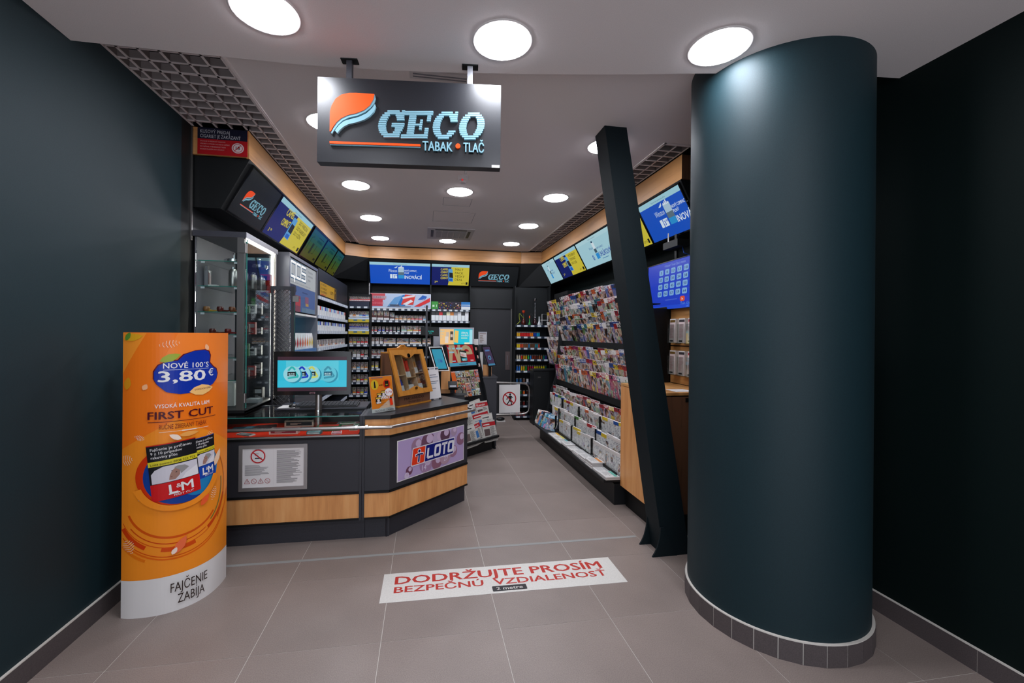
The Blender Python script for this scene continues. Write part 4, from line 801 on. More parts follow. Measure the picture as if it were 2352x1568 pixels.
# ---- floor marks
st = thing('floor_sticker', 'white floor sticker asking to keep a safe distance, in red letters', 'sticker', (.51, 2.6, 0))
sf = Fr((-.24, 2.458, .0006), (1, -.006, 0), (0, 1, 0))
MB().prism([sf.p(0, 0), sf.p(1.498, 0), sf.p(1.498, .294), sf.p(0, .294)], (0, 0, .0006), speckle('vinyl', 'C8C4BE', 'D0CCC6', .5, 120)).build('vinyl', st)
A = Art(sf.p, step=.0001); A.k = .0009; A.t('DODRŽUJTE PROSÍM', .075, .172, .085, 'B0322A', w=1.33, b=.05).t('BEZPEČNÚ  VZDIALENOSŤ', .075, .085, .062, 'B0322A', w=1.33, b=.045).pl(rrect(.655, .018, .865, .07, .006), '302E30').t('2 metre', .76, .03, .03, 'C8C4BE', w=.16, a='c', b=.03); A.done('lettering', st)
one('floor_tape', MB().box(-1.69, 2.985, .0002, 1.60, 3.012, .0012, mat('8E8E8C', .6)), 'pale grey tape line across the floor at the shop threshold', 'tape', (0, 3, 0))

# ================================================================== LEFT SIDE: red notice, glass cabinet, mesh screen, heater cabinet
rn = thing('age_notice', 'red and navy notice against selling single cigarettes, high on the left', 'sign', (-1.48, 3.41, 2.84)); f = Fr((-1.66, 3.417, 2.838)); w_, h_ = .34, .196
MB().box(0, 0, 0, w_, .003, h_, RED, fr=f).build('board', rn); A = Art(f.p); A.r(0, 0, w_, h_ * .58, 'A01018').r(0, h_ * .58, w_, h_, '141428').t('KUSOVÝ PREDAJ', .018, h_ * .8, .026, 'B0AEB4', w=.2).t('CIGARIET JE ZAKÁZANÝ', .018, h_ * .625, .026, 'B0AEB4', w=.275)
for i, (t_, ww) in enumerate((('ZAKAZUJE SA PREDÁVAŤ TABAKOVÉ', .17), ('VÝROBKY A VÝROBKY, KTORÉ SÚ URČENÉ', .2), ('NA FAJČENIE, A NEOBSAHUJÚ TABAK', .175), ('OSOBÁM MLADŠÍM AKO 18 ROKOV', .165))): A.t(t_, .018, h_ * (.47 - i * .1), .009, 'C89090', w=ww)
A.e(.275, h_ * .3, .042, .038, 'C8B4B4').e(.275, h_ * .3, .034, .031, '9C1018').e(.275, h_ * .3, .03, .027, 'C8B4B4').t('18', .275, h_ * .24, .026, '161018', a='c', b=.03).many(strk([(.255, .04), (.295, .078)], .005), 'A01018'); A.done('print', rn)

vt = thing('glass_display_cabinet', 'tall grey glass display cabinet lit by an LED strip, left of the monitor', 'cabinet', (-1.5, 3.75, .92))
GC = speckle('grey_board', '605E66', '6C6A72', .5, 350, .3); DG = mat('3A3A42', .5)
vx0, vx1, vy0, vy1, vz0, vz1 = -1.688, -1.326, 3.45, 4.11, .926, 2.235
def vb(n, m, *q): return MB().box(*q, m).build(n, vt)
vb('top_board', DG, vx0, vy0 - .03, vz1, vx1, vy1, vz1 + .042); vb('top_edge', SILVER, vx1, vy0 - .03, vz1, vx1 + .004, vy1, vz1 + .042); vb('side_board', GC, vx0, vy0, vz0, vx0 + .016, vy1, vz1); vb('back_board', DARKSHELF, vx0, vy1 - .016, vz0, vx1 - .02, vy1, vz1)
vb('base_board', BLACKL, vx0, vy0 - .03, vz0 - .003, vx1 + .008, vy1, vz0 + .018); vb('base_edge', STEELB, vx1, vy0 - .03, vz0 - .002, vx1 + .008, vy1, vz0 + .012)
vb('corner_post', STEELB, -1.385, vy0 - .03, vz0 + .018, -1.338, vy0, vz1); vb('rear_post', STEELB, vx1 - .03, vy1 - .05, vz0 + .018, vx1, vy1 - .016, vz1)
vb('glass_door', GLASS, vx0 + .02, vy0 - .026, vz0 + .03, -1.388, vy0 - .02, vz1 - .01); vb('glass_side', GLASS, vx1 - .006, vy0, vz0 + .03, vx1, vy1 - .05, vz1 - .01)
vb('glass_edge', GEDGE, vx1 - .007, vy0 - .003, vz0 + .03, vx1 + .001, vy0, vz1 - .01)
led = mat('F4F0E8', em=LED); vb('led_strip', led, vx1 - .034, vy1 - .062, vz0 + .03, vx1 - .022, vy1 - .05, vz1 - .02); vb('led_strip', led, vx1 - .03, vy0 + .01, vz1 - .012, vx1 - .02, vy1 - .06, vz1 - .004)
for z in (1.0, 2.12): h = MB().box(-1.372, vy0 - .045, z, -1.33, vy0 - .03, z + .07, STEELB); h.build('hinge', vt); MB().tube([(-1.326, vy0 - .03, z), (-1.326, vy0 - .03, z + .07)], .012, STEELB, 10).build('hinge', vt, True)
zs = [2.058, 1.868, 1.675, 1.505, 1.33, 1.16]
for z in zs: vb('glass_shelf', GLASS, vx0 + .018, vy0 + .01, z, vx1 - .012, vy1 - .065, z + .006); vb('shelf_edge', GEDGE, vx0 + .018, vy0 + .008, z, vx1 - .012, vy0 + .0095, z + .006)
for z in zs:
    for x in (vx0 + .04, -1.42): vb('price_card', LABELW, x, vy0 + .004, z - .016, x + .026, vy0 + .006, z - .002)
IN = 'items in the tall glass cabinet'
def ashtray(x, y, z, r, lab):
    t = thing('ashtray', lab, 'ashtray', (x, y, z), 0, IN); MB().lathe((x, y, z), [(r * .8, 0), (r, .01), (r, .03), (r * .9, .034), (r * .86, .02), (.002, .015)], CHROME, 20).build('bowl', t, True); MB().tube([(x, y, z + .02), (x, y, z + .075)], .005, CHROME, 8).build('push_rod', t); MB().ball((x, y, z + .078), .009, CHROME, 8).build('knob', t, True)
ashtray(-1.49, 3.62, zs[0] + .007, .068, 'chrome push-down ashtray on the top left glass shelf'); ashtray(-1.385, 3.86, zs[0] + .007, .06, 'chrome ashtray on the top shelf near the LED strip')
t = thing('table_lighter', 'clear glass table lighter on the second glass shelf', 'lighter', (-1.645, 3.55, zs[1] + .007), 0, IN)
MB().box(-1.66, 3.53, zs[1] + .007, -1.63, 3.57, zs[1] + .13, CHROME).build('body', t); MB().box(-1.655, 3.535, zs[1] + .13, -1.64, 3.565, zs[1] + .165, GREYP).build('head', t)
one('leaflet', MB().box(-1.62, 3.5, zs[1] + .007, -1.56, 3.54, zs[1] + .018, WHITE), 'small white card beside the glass table lighter', 'card', (-1.6, 3.52, zs[1] + .007), IN)
for i, (x, y, hh) in enumerate(((-1.47, 3.56, .15), (-1.43, 3.66, .15), (-1.40, 3.76, .14), (-1.37, 3.86, .13))):
    t = thing('hip_flask', ('steel flask at the left, second glass shelf', 'steel flask behind the cabinet corner post', 'steel flask inside, second shelf, third from the left', 'steel flask nearest the red gift box')[i], 'flask', (x, y, zs[1] + .007), 0, IN)
    MB().lathe((x, y, zs[1] + .007), [(.026, 0), (.03, .006), (.03, hh - .03), (.02, hh - .012), (.012, hh - .01)], STEEL, 16).build('body', t, True); MB().lathe((x, y, zs[1] + hh - .004), [(.013, 0), (.013, .018), (.001, .019)], CHROME, 10).build('cap', t, True)
t = thing('gift_set', 'red gift box with black cups on the second shelf of the glass cabinet', 'gift set', (-1.36, 3.98, zs[1] + .007), 0, IN); MB().box(-1.42, 3.97, zs[1] + .007, -1.335, 4.0, zs[1] + .17, RED).build('box', t)
for z in (.03, .11): MB().lathe((-1.375, 3.955, zs[1] + z), [(.012, 0), (.017, .04), (.001, .041)], BLACKG, 10).build('cup', t, True)
for i, (x, y, z) in enumerate(((-1.655, 3.56, zs[2]), (-1.56, 3.56, zs[2]), (-1.475, 3.56, zs[2]), (-1.63, 3.6, zs[3]), (-1.52, 3.6, zs[3]), (-1.43, 3.6, zs[3]))):
    br_ = mat(('8A5C34', '5A1E18', '6A3A20', '5A2018', '6A1818', '401410')[i], .25); z += .007
    t = thing('tobacco_pipe', ('tan wooden pipe at the left end of the third glass shelf', 'dark red pipe in the middle of the third glass shelf', 'brown pipe at the right end of the third glass shelf', 'dark pipe at the left end of the fourth glass shelf', 'red brown pipe in the middle of the fourth glass shelf', 'maroon pipe at the right end of the fourth glass shelf')[i], 'pipe', (x, y, z), 0, IN)
    MB().lathe((x, y, z), [(.012, 0), (.022, .012), (.024, .03), (.02, .042), (.012, .043), (.010, .02)], br_, 12).build('bowl', t, True); MB().tube([(x + .015, y, z + .012), (x + .05, y, z + .01), (x + .085, y, z + .014)], [.009, .006, .004], br_ if i != 0 else mat('B89030', .3), 8).build('stem', t, True)
rr = random.Random(5)
def smallbox(x, y, z, w_, d_, h_, c, lab, cat='box', grp=IN, name='gift_box', c2='C8C8CC'):
    t = thing(name, lab, cat, (x, y, z), 0, grp); MB().box(x, y, z, x + w_, y + d_, z + h_, mat(c, .4)).build('carton', t)
    A = Art(Fr((x, y, z)).p); A.r(w_ * .12, h_ * .55, w_ * .88, h_ * .85, c2); A.lines(w_ * .15, h_ * .12, w_ * .8, h_ * .45, 3, c2, 2); A.done('print', t)
wh = ('third', 'fourth', 'fifth', 'sixth'); cols = (('22703A', 'green'), ('16161A', 'black'), ('C8C8CC', 'white'), ('5A2A20', 'brown'), ('505058', 'grey'), ('A83030', 'red'))
for i, z in enumerate(zs[2:]):
    for j in range(3):
        c, cn = cols[(i * 3 + j * 2) % 6] if (i, j) != (0, 0) else cols[0]
        smallbox(-1.46 + .005 * j, 3.68 + j * .12, z + .007, .06, .03, .06 + .02 * ((i + j) % 3), c, f'small {cn} box, {("nearest", "middle", "farthest")[j]} of three on the {wh[i]} shelf of the glass cabinet', c2='9A9AA0' if cn != 'white' else '30303A')
smallbox(-1.60, 3.62, vz0 + .02, .12, .1, .19, 'D8D4D0', 'white box with handwriting-like line on the glass cabinet floor', c2='E0DCD8'); smallbox(-1.66, 3.5, vz0 + .02, .06, .05, .12, 'A01818', 'small red box on the glass cabinet floor beside the standee')
smallbox(-1.45, 3.75, vz0 + .02, .1, .1, .03, 'B8BCC0', 'flat grey box low in the glass cabinet'); smallbox(-1.44, 3.9, vz0 + .02, .07, .05, .11, '141418', 'black box with pale print low in the glass cabinet')

# mesh screen
MS = mat('2E2E34', .4); wire = mat('1C1C20', .4)
mm = thing('mesh_screen', 'dark framed wire mesh screen between the glass cabinet and grey heater cabinet', 'screen', (-1.24, 4.0, .3))
for q in ((-1.33, 3.96, 1.905, -1.135, 3.99, 1.935), (-1.33, 3.96, .3, -1.135, 3.99, .33), (-1.165, 3.96, .33, -1.135, 3.99, 1.905), (-1.33, 3.96, .33, -1.315, 3.99, 1.905)): MB().box(*q, MS).build('frame_bar', mm)
mb = MB(); x0, x1, z0, z1 = -1.315, -1.165, .33, 1.905; st_ = .038
k = -10
while k * st_ < z1 - z0 + .2:
    for sg_ in (1, -1):
        zs_ = z0 + k * st_; a = V((x0, 3.975, zs_ if sg_ > 0 else zs_ + (x1 - x0))); b = V((x1, 3.975, zs_ + (x1 - x0) if sg_ > 0 else zs_))
        lo, hi = (a, b) if a.z < b.z else (b, a)
        if hi.z > z0 and lo.z < z1:
            if lo.z < z0: lo = lo.lerp(hi, (z0 - lo.z) / (hi.z - lo.z))
            if hi.z > z1: hi = lo.lerp(hi, (z1 - lo.z) / (hi.z - lo.z))
            mb.tube([lo, hi], .0022, wire, 4, False)
    k += 1
o = mb.build('wire_mesh', mm); o['kind'] = 'stuff'
MB().box(-1.148, 3.95, 1.80, -1.10, 3.965, 1.85, STEELB).build('hinge', mm); MB().box(-1.132, 3.955, .95, -1.04, 3.961, 1.84, GLASS).build('glass_pane', mm); MB().box(-1.134, 3.954, .95, -1.132, 3.962, 1.84, GEDGE).build('glass_edge', mm)

qc = thing('heated_tobacco_cabinet', 'silver shop cabinet with lit round-lettered header and blue-lit shelves on the left', 'cabinet', (-1.4, 4.7, 0))
BLU = mat('4C8CA8', .4, em=0); 
MB().box(-1.69, 4.2, 0, -1.25, 4.225, 2.28, SILVER).build('side_panel', qc); MB().box(-1.69, 5.235, 0, -1.25, 5.26, 2.28, SILVER).build('side_panel', qc); MB().box(-1.69, 4.225, 2.25, -1.25, 5.235, 2.28, SILVER).build('top_panel', qc); MB().box(-1.69, 4.225, 0, -1.66, 5.235, 2.25, mat('70A8C0', .5)).build('back_panel', qc)
MB().box(-1.28, 4.225, 0, -1.25, 5.235, .9, SILVER).build('base_front', qc); MB().box(-1.69, 4.225, 1.705, -1.255, 5.235, 1.725, WHITE).build('shelf', qc)
qf = Fr((-1.262, 4.235, 1.74), (0, 1, 0)); MB().box(0, 0, 0, .99, .02, .5, GREYP, fr=qf).build('header_board', qc)
A = Art(qf.p, em=.85); A.r(.02, .26, .97, .5, 'A8ACB0'); y0 = .335
for i, ch in enumerate('QOS'):
    x = .05 + i * .172; X, Y = x + .15, y0 + .14
    P = [(x, y0), (X, y0), (X, Y), (x, Y), (x, y0)] if i < 2 else [(X, Y), (x, Y), (x, y0 + .07), (X, y0 + .07), (X, y0), (x, y0)]
    ext_ = lambda P, w_: strk(P, w_) + [ell(a, b, w_ / 2, n=10) for a, b in P]
    A.many(ext_(P, .046), '40607C').many(ext_(P, .024), 'FFFFFF')
    if i == 0: A.many(strk([(x + .09, y0 + .02), (x + .12, y0 - .05)], .026), 'FFFFFF')
A.r(.60, .33, .603, .48, '70747A').t('TECHNOLÓGIA', .63, .44, .022, '50545A', w=.2).t('NAHRIEVANIA', .63, .395, .022, '50545A', w=.2).t('TABAKU', .63, .35, .022, '50545A', w=.11).t('ĎALŠIE INFORMÁCIE ZÍSKATE U PREDAVAČA', .04, .275, .012, '50545A', w=.7)
A.r(.02, .0, .93, .255, '40588C').pl([(.02, .255), (.02, .1), (.1, .14), (.22, .2), (.2, .255)], '1C2440').r(.1, .0, .36, .16, '7A3A4C').r(.1, .06, .36, .13, 'A83844').r(.52, .1, .66, .17, '7A4A68').r(.54, .07, .66, .1, 'A08048').r(.42, .2, .62, .212, '2A3A68').r(.4, .0, .93, .05, '58708A').r(0, 0, .012, .5, '8090A0'); A.done('lit_picture', qc)
strip_e = mat('5AC8F0', em=1.4)
for z in (1.40, 1.56 - .01): pass
for i, z in enumerate((1.395, 1.10)):
    MB().box(-1.66, 4.225, z - .06, -1.256, 5.235, z - .04, mat('4A6C94', .4)).build('shelf', qc); MB().box(-1.262, 4.225, z - .1, -1.252, 5.235, z - .045, mat('4A74A8', .4)).build('price_rail', qc)
    MB().box(-1.645, 4.24, z + .24, -1.6, 5.22, z + .25, strip_e).build('blue_light', qc)
    for j in range(10):
        cn, c = (('dark grey', '40404A'), ('grey', '60606A'), ('dark red', '7A2028'), ('red', 'B03038'), ('red', 'C04A40'), ('coral', 'D86A50'), ('coral', 'E07858'), ('orange', 'D88A40'), ('yellow', 'D0B040'), ('yellow', 'D8C048'))[j] if i == 0 else (('teal', '1C7A80'), ('teal', '20888C'), ('turquoise', '30A0A0'), ('dark teal', '1A5A68'), ('blue', '1C40A0'), ('blue', '2A60B8'), ('white', 'B8C0C0'), ('yellow', 'C8C060'), ('yellow', 'D0C868'), ('pale yellow', 'D8D490'))[j]
        y = 4.27 + j * .093; t = thing('stick_packet', f'pointed white packet with {cn} diamond, {ORD[j]} from the left on the {("upper", "lower")[i]} lit shelf', 'packet', (-1.30, y, z - .04), 0, f'packets on the {("upper", "lower")[i]} lit shelf')
        MB().prism([(-1.31, y, z - .04), (-1.31, y + .075, z - .04), (-1.31, y + .075, z + .07), (-1.31, y + .0375, z + .13), (-1.31, y, z + .07)], (.03, 0, 0), WHITE).build('carton', t)
        A = Art(Fr((-1.28, y, z - .04), (0, 1, 0)).p); A.pl([(.004, .06), (.0375, .13), (.071, .06), (.0375, .012)], c).r(.004, .0, .071, .02, 'D0D4D8'); A.done('diamond_print', t)

# ================================================================== TOBACCO SHELVES
packm = {}
def packmesh(w_, h_, d_, m, key):
    k = (w_, h_, d_, key)
    if k not in packm: packm[k] = MB().box(-w_ / 2, -d_ / 2, 0, w_ / 2, d_ / 2, h_, WHITEP, m, True).data('packet')
    # rest of the carton in the print's own page colour
    me = packm[k]
    if len(me.materials) > 1: me.materials[0] = m
    return me
CN = {'C81820': 'red', '1038B0': 'blue', 'D0B820': 'yellow', 'D8D8DC': 'white', '2A2A2E': 'black', '4A1A14': 'dark brown', 'C87828': 'orange', '601C58': 'purple', '6AA8D0': 'light blue', '7A2028': 'maroon', '8AB0A0': 'pale green', 'A8A040': 'olive', 'C8A078': 'cardboard brown', '1A5A6A': 'teal', 'E0D8B0': 'cream', '888890': 'grey', '1C3A20': 'dark green'}
def row(shelf, wh_, pos, n, step, u, rz, z, w_, h_, cols_, grp, kind=PACK, key='p', first=0, jit=.0, d_=.023, nm='cigarette_packet', cat='cigarette packet', lean_=0.):
    me = packmesh(w_, h_, d_, kind, key); p = V(pos)
    for i in range(n):
        c = cols_[i % len(cols_)] if isinstance(cols_, list) else cols_; q = p + V(u) * (step * i)
        inst(nm, me, T(q.x, q.y, z, rz, lean_), None, f'{CN[c]} {nm.replace("_", " ")} {wh_}, {ORD[i + first]} from left', cat, grp, c)
def shelfunit(name, label, fr_, W, zlist, D=.36, z0=.0, z1=2.3, tags=6, back=True, lipc=None, lab_=True):
    t = thing(name, label, 'shelving', fr_.p(W / 2, 0, 0)); bx = lambda n_, m, *q: MB().box(*q, m, fr=fr_).build(n_, t)
    if back: bx('back_panel', NEARBLK, 0, D, z0, W, D + .015, z1)
    bx('side_panel', NEARBLK, -.012, .02, z0, 0, D, z1); bx('side_panel', NEARBLK, W, .02, z0, W + .012, D, z1)
    for z in zlist:
        bx('shelf', DARKSHELF, 0, 0, z - .02, W, D, z); bx('price_rail', lipc or mat('2A3444', .35), 0, -.012, z - .034, W, 0, z + .006)
        n_ = tags
        for k in range(n_):
            x = W * (k + .5) / n_; bx('price_tag', LABELW, x - W / n_ * .3, -.014, z - .03, x + W / n_ * .22, -.012, z)
    return t
# left run, facing the aisle (+x)
uL = Fr((-1.25, 5.27, 0), (0, 1, 0)); zL = [1.965, 1.735, 1.55, 1.345, 1.14, .93, .72, .5]
su = shelfunit('tobacco_shelving', 'black tobacco shelving with white price rails along the left wall', uL, 1.9, zL, tags=16, lipc=mat('A8B0C0', .35))
MB().box(0, -.004, 1.974, 1.9, 0, 2.3, BLACKL, fr=uL).build('header_panel', su)
ps = thing('yellow_poster', 'yellow poster with black words above the left tobacco shelves', 'poster', (-1.24, 5.8, 1.98)); f = Fr((-1.244, 5.33, 1.985), (0, 1, 0)); MB().box(0, 0, 0, .95, .003, .17, BLACK, fr=f).build('board', ps)
A = Art(f.p, rough=.35); A.r(.01, .005, .94, .165, 'B88C18').t('DO VRECKA', .05, .125, .028, '2A2008', w=.3).t('DO KABELKY', .05, .08, .028, '2A2008', w=.32).t('DO DŽÍNSOV', .05, .035, .028, '2A2008', w=.34).r(.05, .008, .3, .022, 'B04A18').t("LET'S", .58, .06, .04, '2A2008', w=.18, b=.02).r(.84, .01, .91, .16, '1A160C').r(.86, .09, .89, .12, 'B88C18'); A.done('print', ps)
for i, (z, cs, kd, ky) in enumerate(((zL[1], ['D8D8DC', 'C81820', '6AA8D0', 'D8D8DC', '1038B0', '6AA8D0'], PACKL, 'l'), (zL[2], ['6AA8D0', '1038B0', 'D8D8DC', '2A2A2E', '1038B0'], PACKL, 'l'), (zL[3], ['D8D8DC', 'C87828', '7A2028', 'C8A078', '888890'], PACK, 'p'), (zL[4], ['D8D8DC', 'C81820', 'D0B820'], PACK, 'p'))):
    wd_ = ('top', 'second', 'third', 'fourth')[i]; row(su, f'on the {wd_} left wall shelf', (-1.265, 5.33, 0), 20 if i < 3 else 16, .0885, (0, 1, 0), R(90), z, .062, .12 if i < 2 else .1, cs, f'packets on the {wd_} left wall shelf', kd, ky)
# corner unit facing forward
uC = Fr((-1.24, 7.28, 0)); zC = [1.975, 1.745, 1.55, 1.34, 1.13, .92, .715, .505, .30]
su = shelfunit('tobacco_shelving', 'narrow black tobacco shelving in the back left corner', uC, .33, zC, tags=3, z1=2.2, D=.26)
wd9 = ('top', 'second', 'third', 'fourth', 'fifth', 'sixth', 'seventh', 'eighth', 'ninth')
CC = [['C81820'], ['D8D8DC', 'C87828', 'D8D8DC', '6AA8D0', '1038B0', '6AA8D0'], ['1038B0'], ['C87828', 'D0B820', 'C81820', 'C81820', 'C81820'], ['2A2A2E', 'D8D8DC', 'D8D8DC', 'C81820'], ['C87828', 'C8A078', '6AA8D0', 'C8A078'], ['D0B820', '4A1A14', 'D0B820', 'C81820'], ['1038B0', 'C87828', 'C81820', 'D0B820'], ['2A2A2E', 'D0B820', 'C81820', 'C81820']]
for i, z in enumerate(zC):
    if i == 0:
        row(su, 'on the back left corner top shelf', (-1.215, 7.30, 0), 9, .037, (1, 0, 0), 0, z + .09, .034, .075, 'C81820', 'red packets on the corner top shelf'); one('display_tray', MB().box(-1.235, 7.285, z + .002, -.915, 7.33, z + .085, mat('141C34', .4)), 'navy display tray under the red packets in the corner', 'tray', (-1.1, 7.3, z))
        continue
    n_ = 6 if i in (1, 2) else 5; row(su, f'on the {wd9[i]} corner shelf', (-1.205, 7.30, 0), n_, .31 / n_, (1, 0, 0), 0, z + (.05 if i in (1, 2) else .001), .05, .1 if i in (1, 2) else .125, CC[i], f'packets on the {wd9[i]} corner shelf')
    if i in (1, 2): 
        t = thing('shelf_banner', f'yellow strip with blue marks under the packets on the {wd9[i]} corner shelf', 'banner', (-1.08, 7.262, z)); MB().box(-1.24, 7.256, z - .035, -.912, 7.262, z + .045, mat('C8B028', .4)).build('card', t); A = Art(Fr((-1.24, 7.255, z - .03)).p); A.r(.08, .02, .14, .04, '2A6A8A').r(.22, .02, .27, .04, '2A6A8A').r(0, .045, .33, .075, 'C8D8E8'); A.done('print', t)
# back wall bays
uB = Fr((-.94, 7.56, 0)); zB = [1.96, 1.755, 1.55, 1.34, 1.13, .92, .71]
su = shelfunit('tobacco_shelving', 'wide black tobacco shelving on the back wall under the blue screen', uB, 1.03, zB, tags=10, z1=2.4, D=.3)
f = Fr((-.94, 7.545, 1.965)); hp = thing('header_poster', 'long red, white and blue poster above the back tobacco shelves', 'poster', f.p(.52, 0)); MB().box(0, 0, 0, 1.045, .006, .262, WHITE, fr=f).build('board', hp)
A = Art(f.p, rough=.35); A.r(.004, .012, 1.04, .258, 'A8B8D0').r(.004, .15, .26, .258, 'B84850').r(.004, .04, .22, .15, 'B83848').r(.05, .17, .28, .215, 'A89098').t('KING', .06, .178, .03, '5A2A34', w=.13).t('SIZE', .2, .19, .014, '5A2A34', w=.04).t('TY', .04, .125, .018, 'E0D8D8').t('ROZHODUJEŠ', .04, .075, .035, 'D87880', w=.2)
A.pl([(.3, .04), (.42, .19), (.6, .25), (.5, .12), (.42, .04)], '5C90C0').pl([(.46, .05), (.56, .24), (.72, .25), (.6, .05)], '1C68A8').pl([(.53, .07), (.60, .25), (.78, .24), (.74, .07)], 'C83830').pl([(.56, .08), (.70, .16), (.74, .13), (.62, .06)], 'D0D0D4').pl([(.55, .2), (.78, .25), (.76, .21), (.56, .17)], 'D4C8C8').pl([(.82, .16), (.9, .24), (.98, .22), (.94, .16)], '2458A8').pl([(.75, .04), (1.03, .2), (1.03, .13), (.85, .04)], 'C82C30').t('KÚP VIAC', .86, .13, .018, 'E0D0D0', w=.1, rot=26).t('3,40', .93, .03, .03, 'B85058', w=.07, b=.03).r(.3, .03, .7, .04, '4A4A60').r(.34, .05, .5, .07, '3A3A48'); A.done('print', hp)
c4 = '4A1A14'
r1 = [(.05, .11, .23, c4), (.17, .1, .22, c4), (.275, .09, .2, c4), (.37, .075, .15, c4)]
for i, (x, w_, h_, c) in enumerate(r1): row(su, 'on the back wall top shelf', (-.94 + x + .01, 7.58, 0), 1, 1, (1, 0, 0), 0, zB[1], w_, h_ * .95, c, 'large brown cartons on the back wall', key='c', first=i, nm='tobacco_carton', cat='carton')
row(su, 'on the back wall top shelf', (-.48, 7.58, 0), 8, .069, (1, 0, 0), 0, zB[1], .058, .095, ['C87828', 'C87828', 'C8A078', 'C87828', 'C81820', 'C81820', 'C81820', '6AA8D0'], 'packets on the back wall top shelf', first=4)
row(su, 'on the back wall second shelf', (-.9, 7.58, 0), 8, .064, (1, 0, 0), 0, zB[2], .042, .1, ['C81820', 'C81820', '1038B0', '1038B0', '601C58', '601C58', '2A2A2E', '1A5A6A'], 'packets on the back wall second shelf')
row(su, 'on the back wall second shelf', (-.355, 7.58, 0), 4, .1, (1, 0, 0), 0, zB[2], .09, .115, ['8AB0A0', 'A8A040', 'C87828', 'C81820'], 'wide cartons on the back wall second shelf', key='c', first=8, nm='tobacco_carton', cat='carton')
row(su, 'on the back wall third shelf', (-.885, 7.58, 0), 3, .072, (1, 0, 0), 0, zB[3], .055, .12, 'D8D8DC', 'white packets on the back wall third shelf')
row(su, 'on the back wall third shelf', (-.6, 7.58, 0), 4, .222, (1, 0, 0), 0, zB[3], .2, .11, 'C8A078', 'cardboard cartons on the back wall third shelf', key='c', first=3, nm='tobacco_carton', cat='carton')
row(su, 'on the back wall fourth shelf', (-.87, 7.58, 0), 2, .12, (1, 0, 0), 0, zB[4], .11, .12, '7A2028', 'maroon cartons on the back wall fourth shelf', key='c', nm='tobacco_carton', cat='carton'); row(su, 'on the back wall fifth shelf', (-.885, 7.58, 0), 2, .07, (1, 0, 0), 0, zB[5], .05, .12, 'D0B820', 'packets on the back wall fifth shelf')
uB2 = Fr((.115, 7.57, 0)); zB2 = [1.965, 1.76, 1.30]
su = shelfunit('tobacco_shelving', 'black tobacco shelving with tall packs left of the back door', uB2, .69, zB2, tags=7, z1=2.4, D=.29)
f = Fr((.115, 7.553, 1.968)); hp = thing('header_strip', 'narrow picture strip, green at left, above the tall packs', 'poster', f.p(.34, 0)); MB().box(0, 0, 0, .69, .006, .135, WHITE, fr=f).build('board', hp)
A = Art(f.p, rough=.35); A.r(.0, .0, .12, .135, '3C8A3C').r(.02, .04, .055, .075, 'C0D8C0').r(.085, .035, .095, .08, 'C0D8C0').r(.12, 0, .53, .135, '282430').r(.53, 0, .69, .135, '2C70B0').r(.53, 0, .69, .055, 'D0D4D8').r(.53, .075, .69, .085, 'C8D8E0').r(.55, .055, .67, .072, '1C5AA0')
rr = random.Random(9)
for k in range(46): x = rr.uniform(.12, .515); y = rr.uniform(0, .12); A.r(x, y, x + rr.uniform(.008, .02), y + rr.uniform(.008, .02), rr.choice(['D8C040', '2050B0', 'C03028', 'D8D0C8', '8A5A30', 'C87850', '14141C', '6A3A60']))
A.done('print', hp)
tl = [('2A2A2E', .095), ('2A2A2E', .09), ('C81820', .07), ('1C3A20', .08), ('E0D8B0', .075), ('C87828', .075), ('888890', .07), ('D8D8DC', .075), ('2A2A2E', .07), ('D8D8DC', .08)]; x = .15
for i, (c, w_) in enumerate(tl): row(su, 'among the tall packs left of the door', (x - .0, 7.59, 0), 1, 1, (1, 0, 0), 0, zB2[1], .062, .165, c, 'tall packs left of the back door', PACKL, 'l', i, nm='tall_packet', cat='packet'); x += .0665
for x in (-1.0, ): one('shelf_upright', MB().box(-.952, 7.545, 2.14, -.944, 7.55, 2.40, WHITEP), 'thin slotted white upright left of the long poster', 'upright', (-.95, 7.55, 2.2))

# ---- back door
dr = thing('door_1', 'plain charcoal back door with steel edge', 'door', (1.2, 7.78, 0)); dr['kind'] = 'structure'
for k in ('label', 'category'): del dr[k]
MB().box(.83, 7.78, 0, 1.60, 7.82, 2.0, speckle('door_skin', '202024', '28282C', .5, 400, .4)).build('door_leaf', dr); MB().box(1.598, 7.765, .0, 1.618, 7.82, 2.02, STEELB).build('steel_jamb', dr); MB().box(1.62, 7.75, 0, 1.66, 7.85, 2.4, BLACK).build('side_jamb', dr); MB().box(.82, 7.76, 2.01, 1.66, 7.85, 2.4, BLACKL).build('header', dr)
MB().box(1.50, 7.772, .87, 1.585, 7.779, 1.21, mat('5A4C4C', .3)).build('handle_plate', dr); MB().tube([(1.53, 7.765, .95), (1.53, 7.745, .96), (1.53, 7.745, 1.12), (1.53, 7.765, 1.13)], .006, GREYP, 8).build('handle', dr, True)

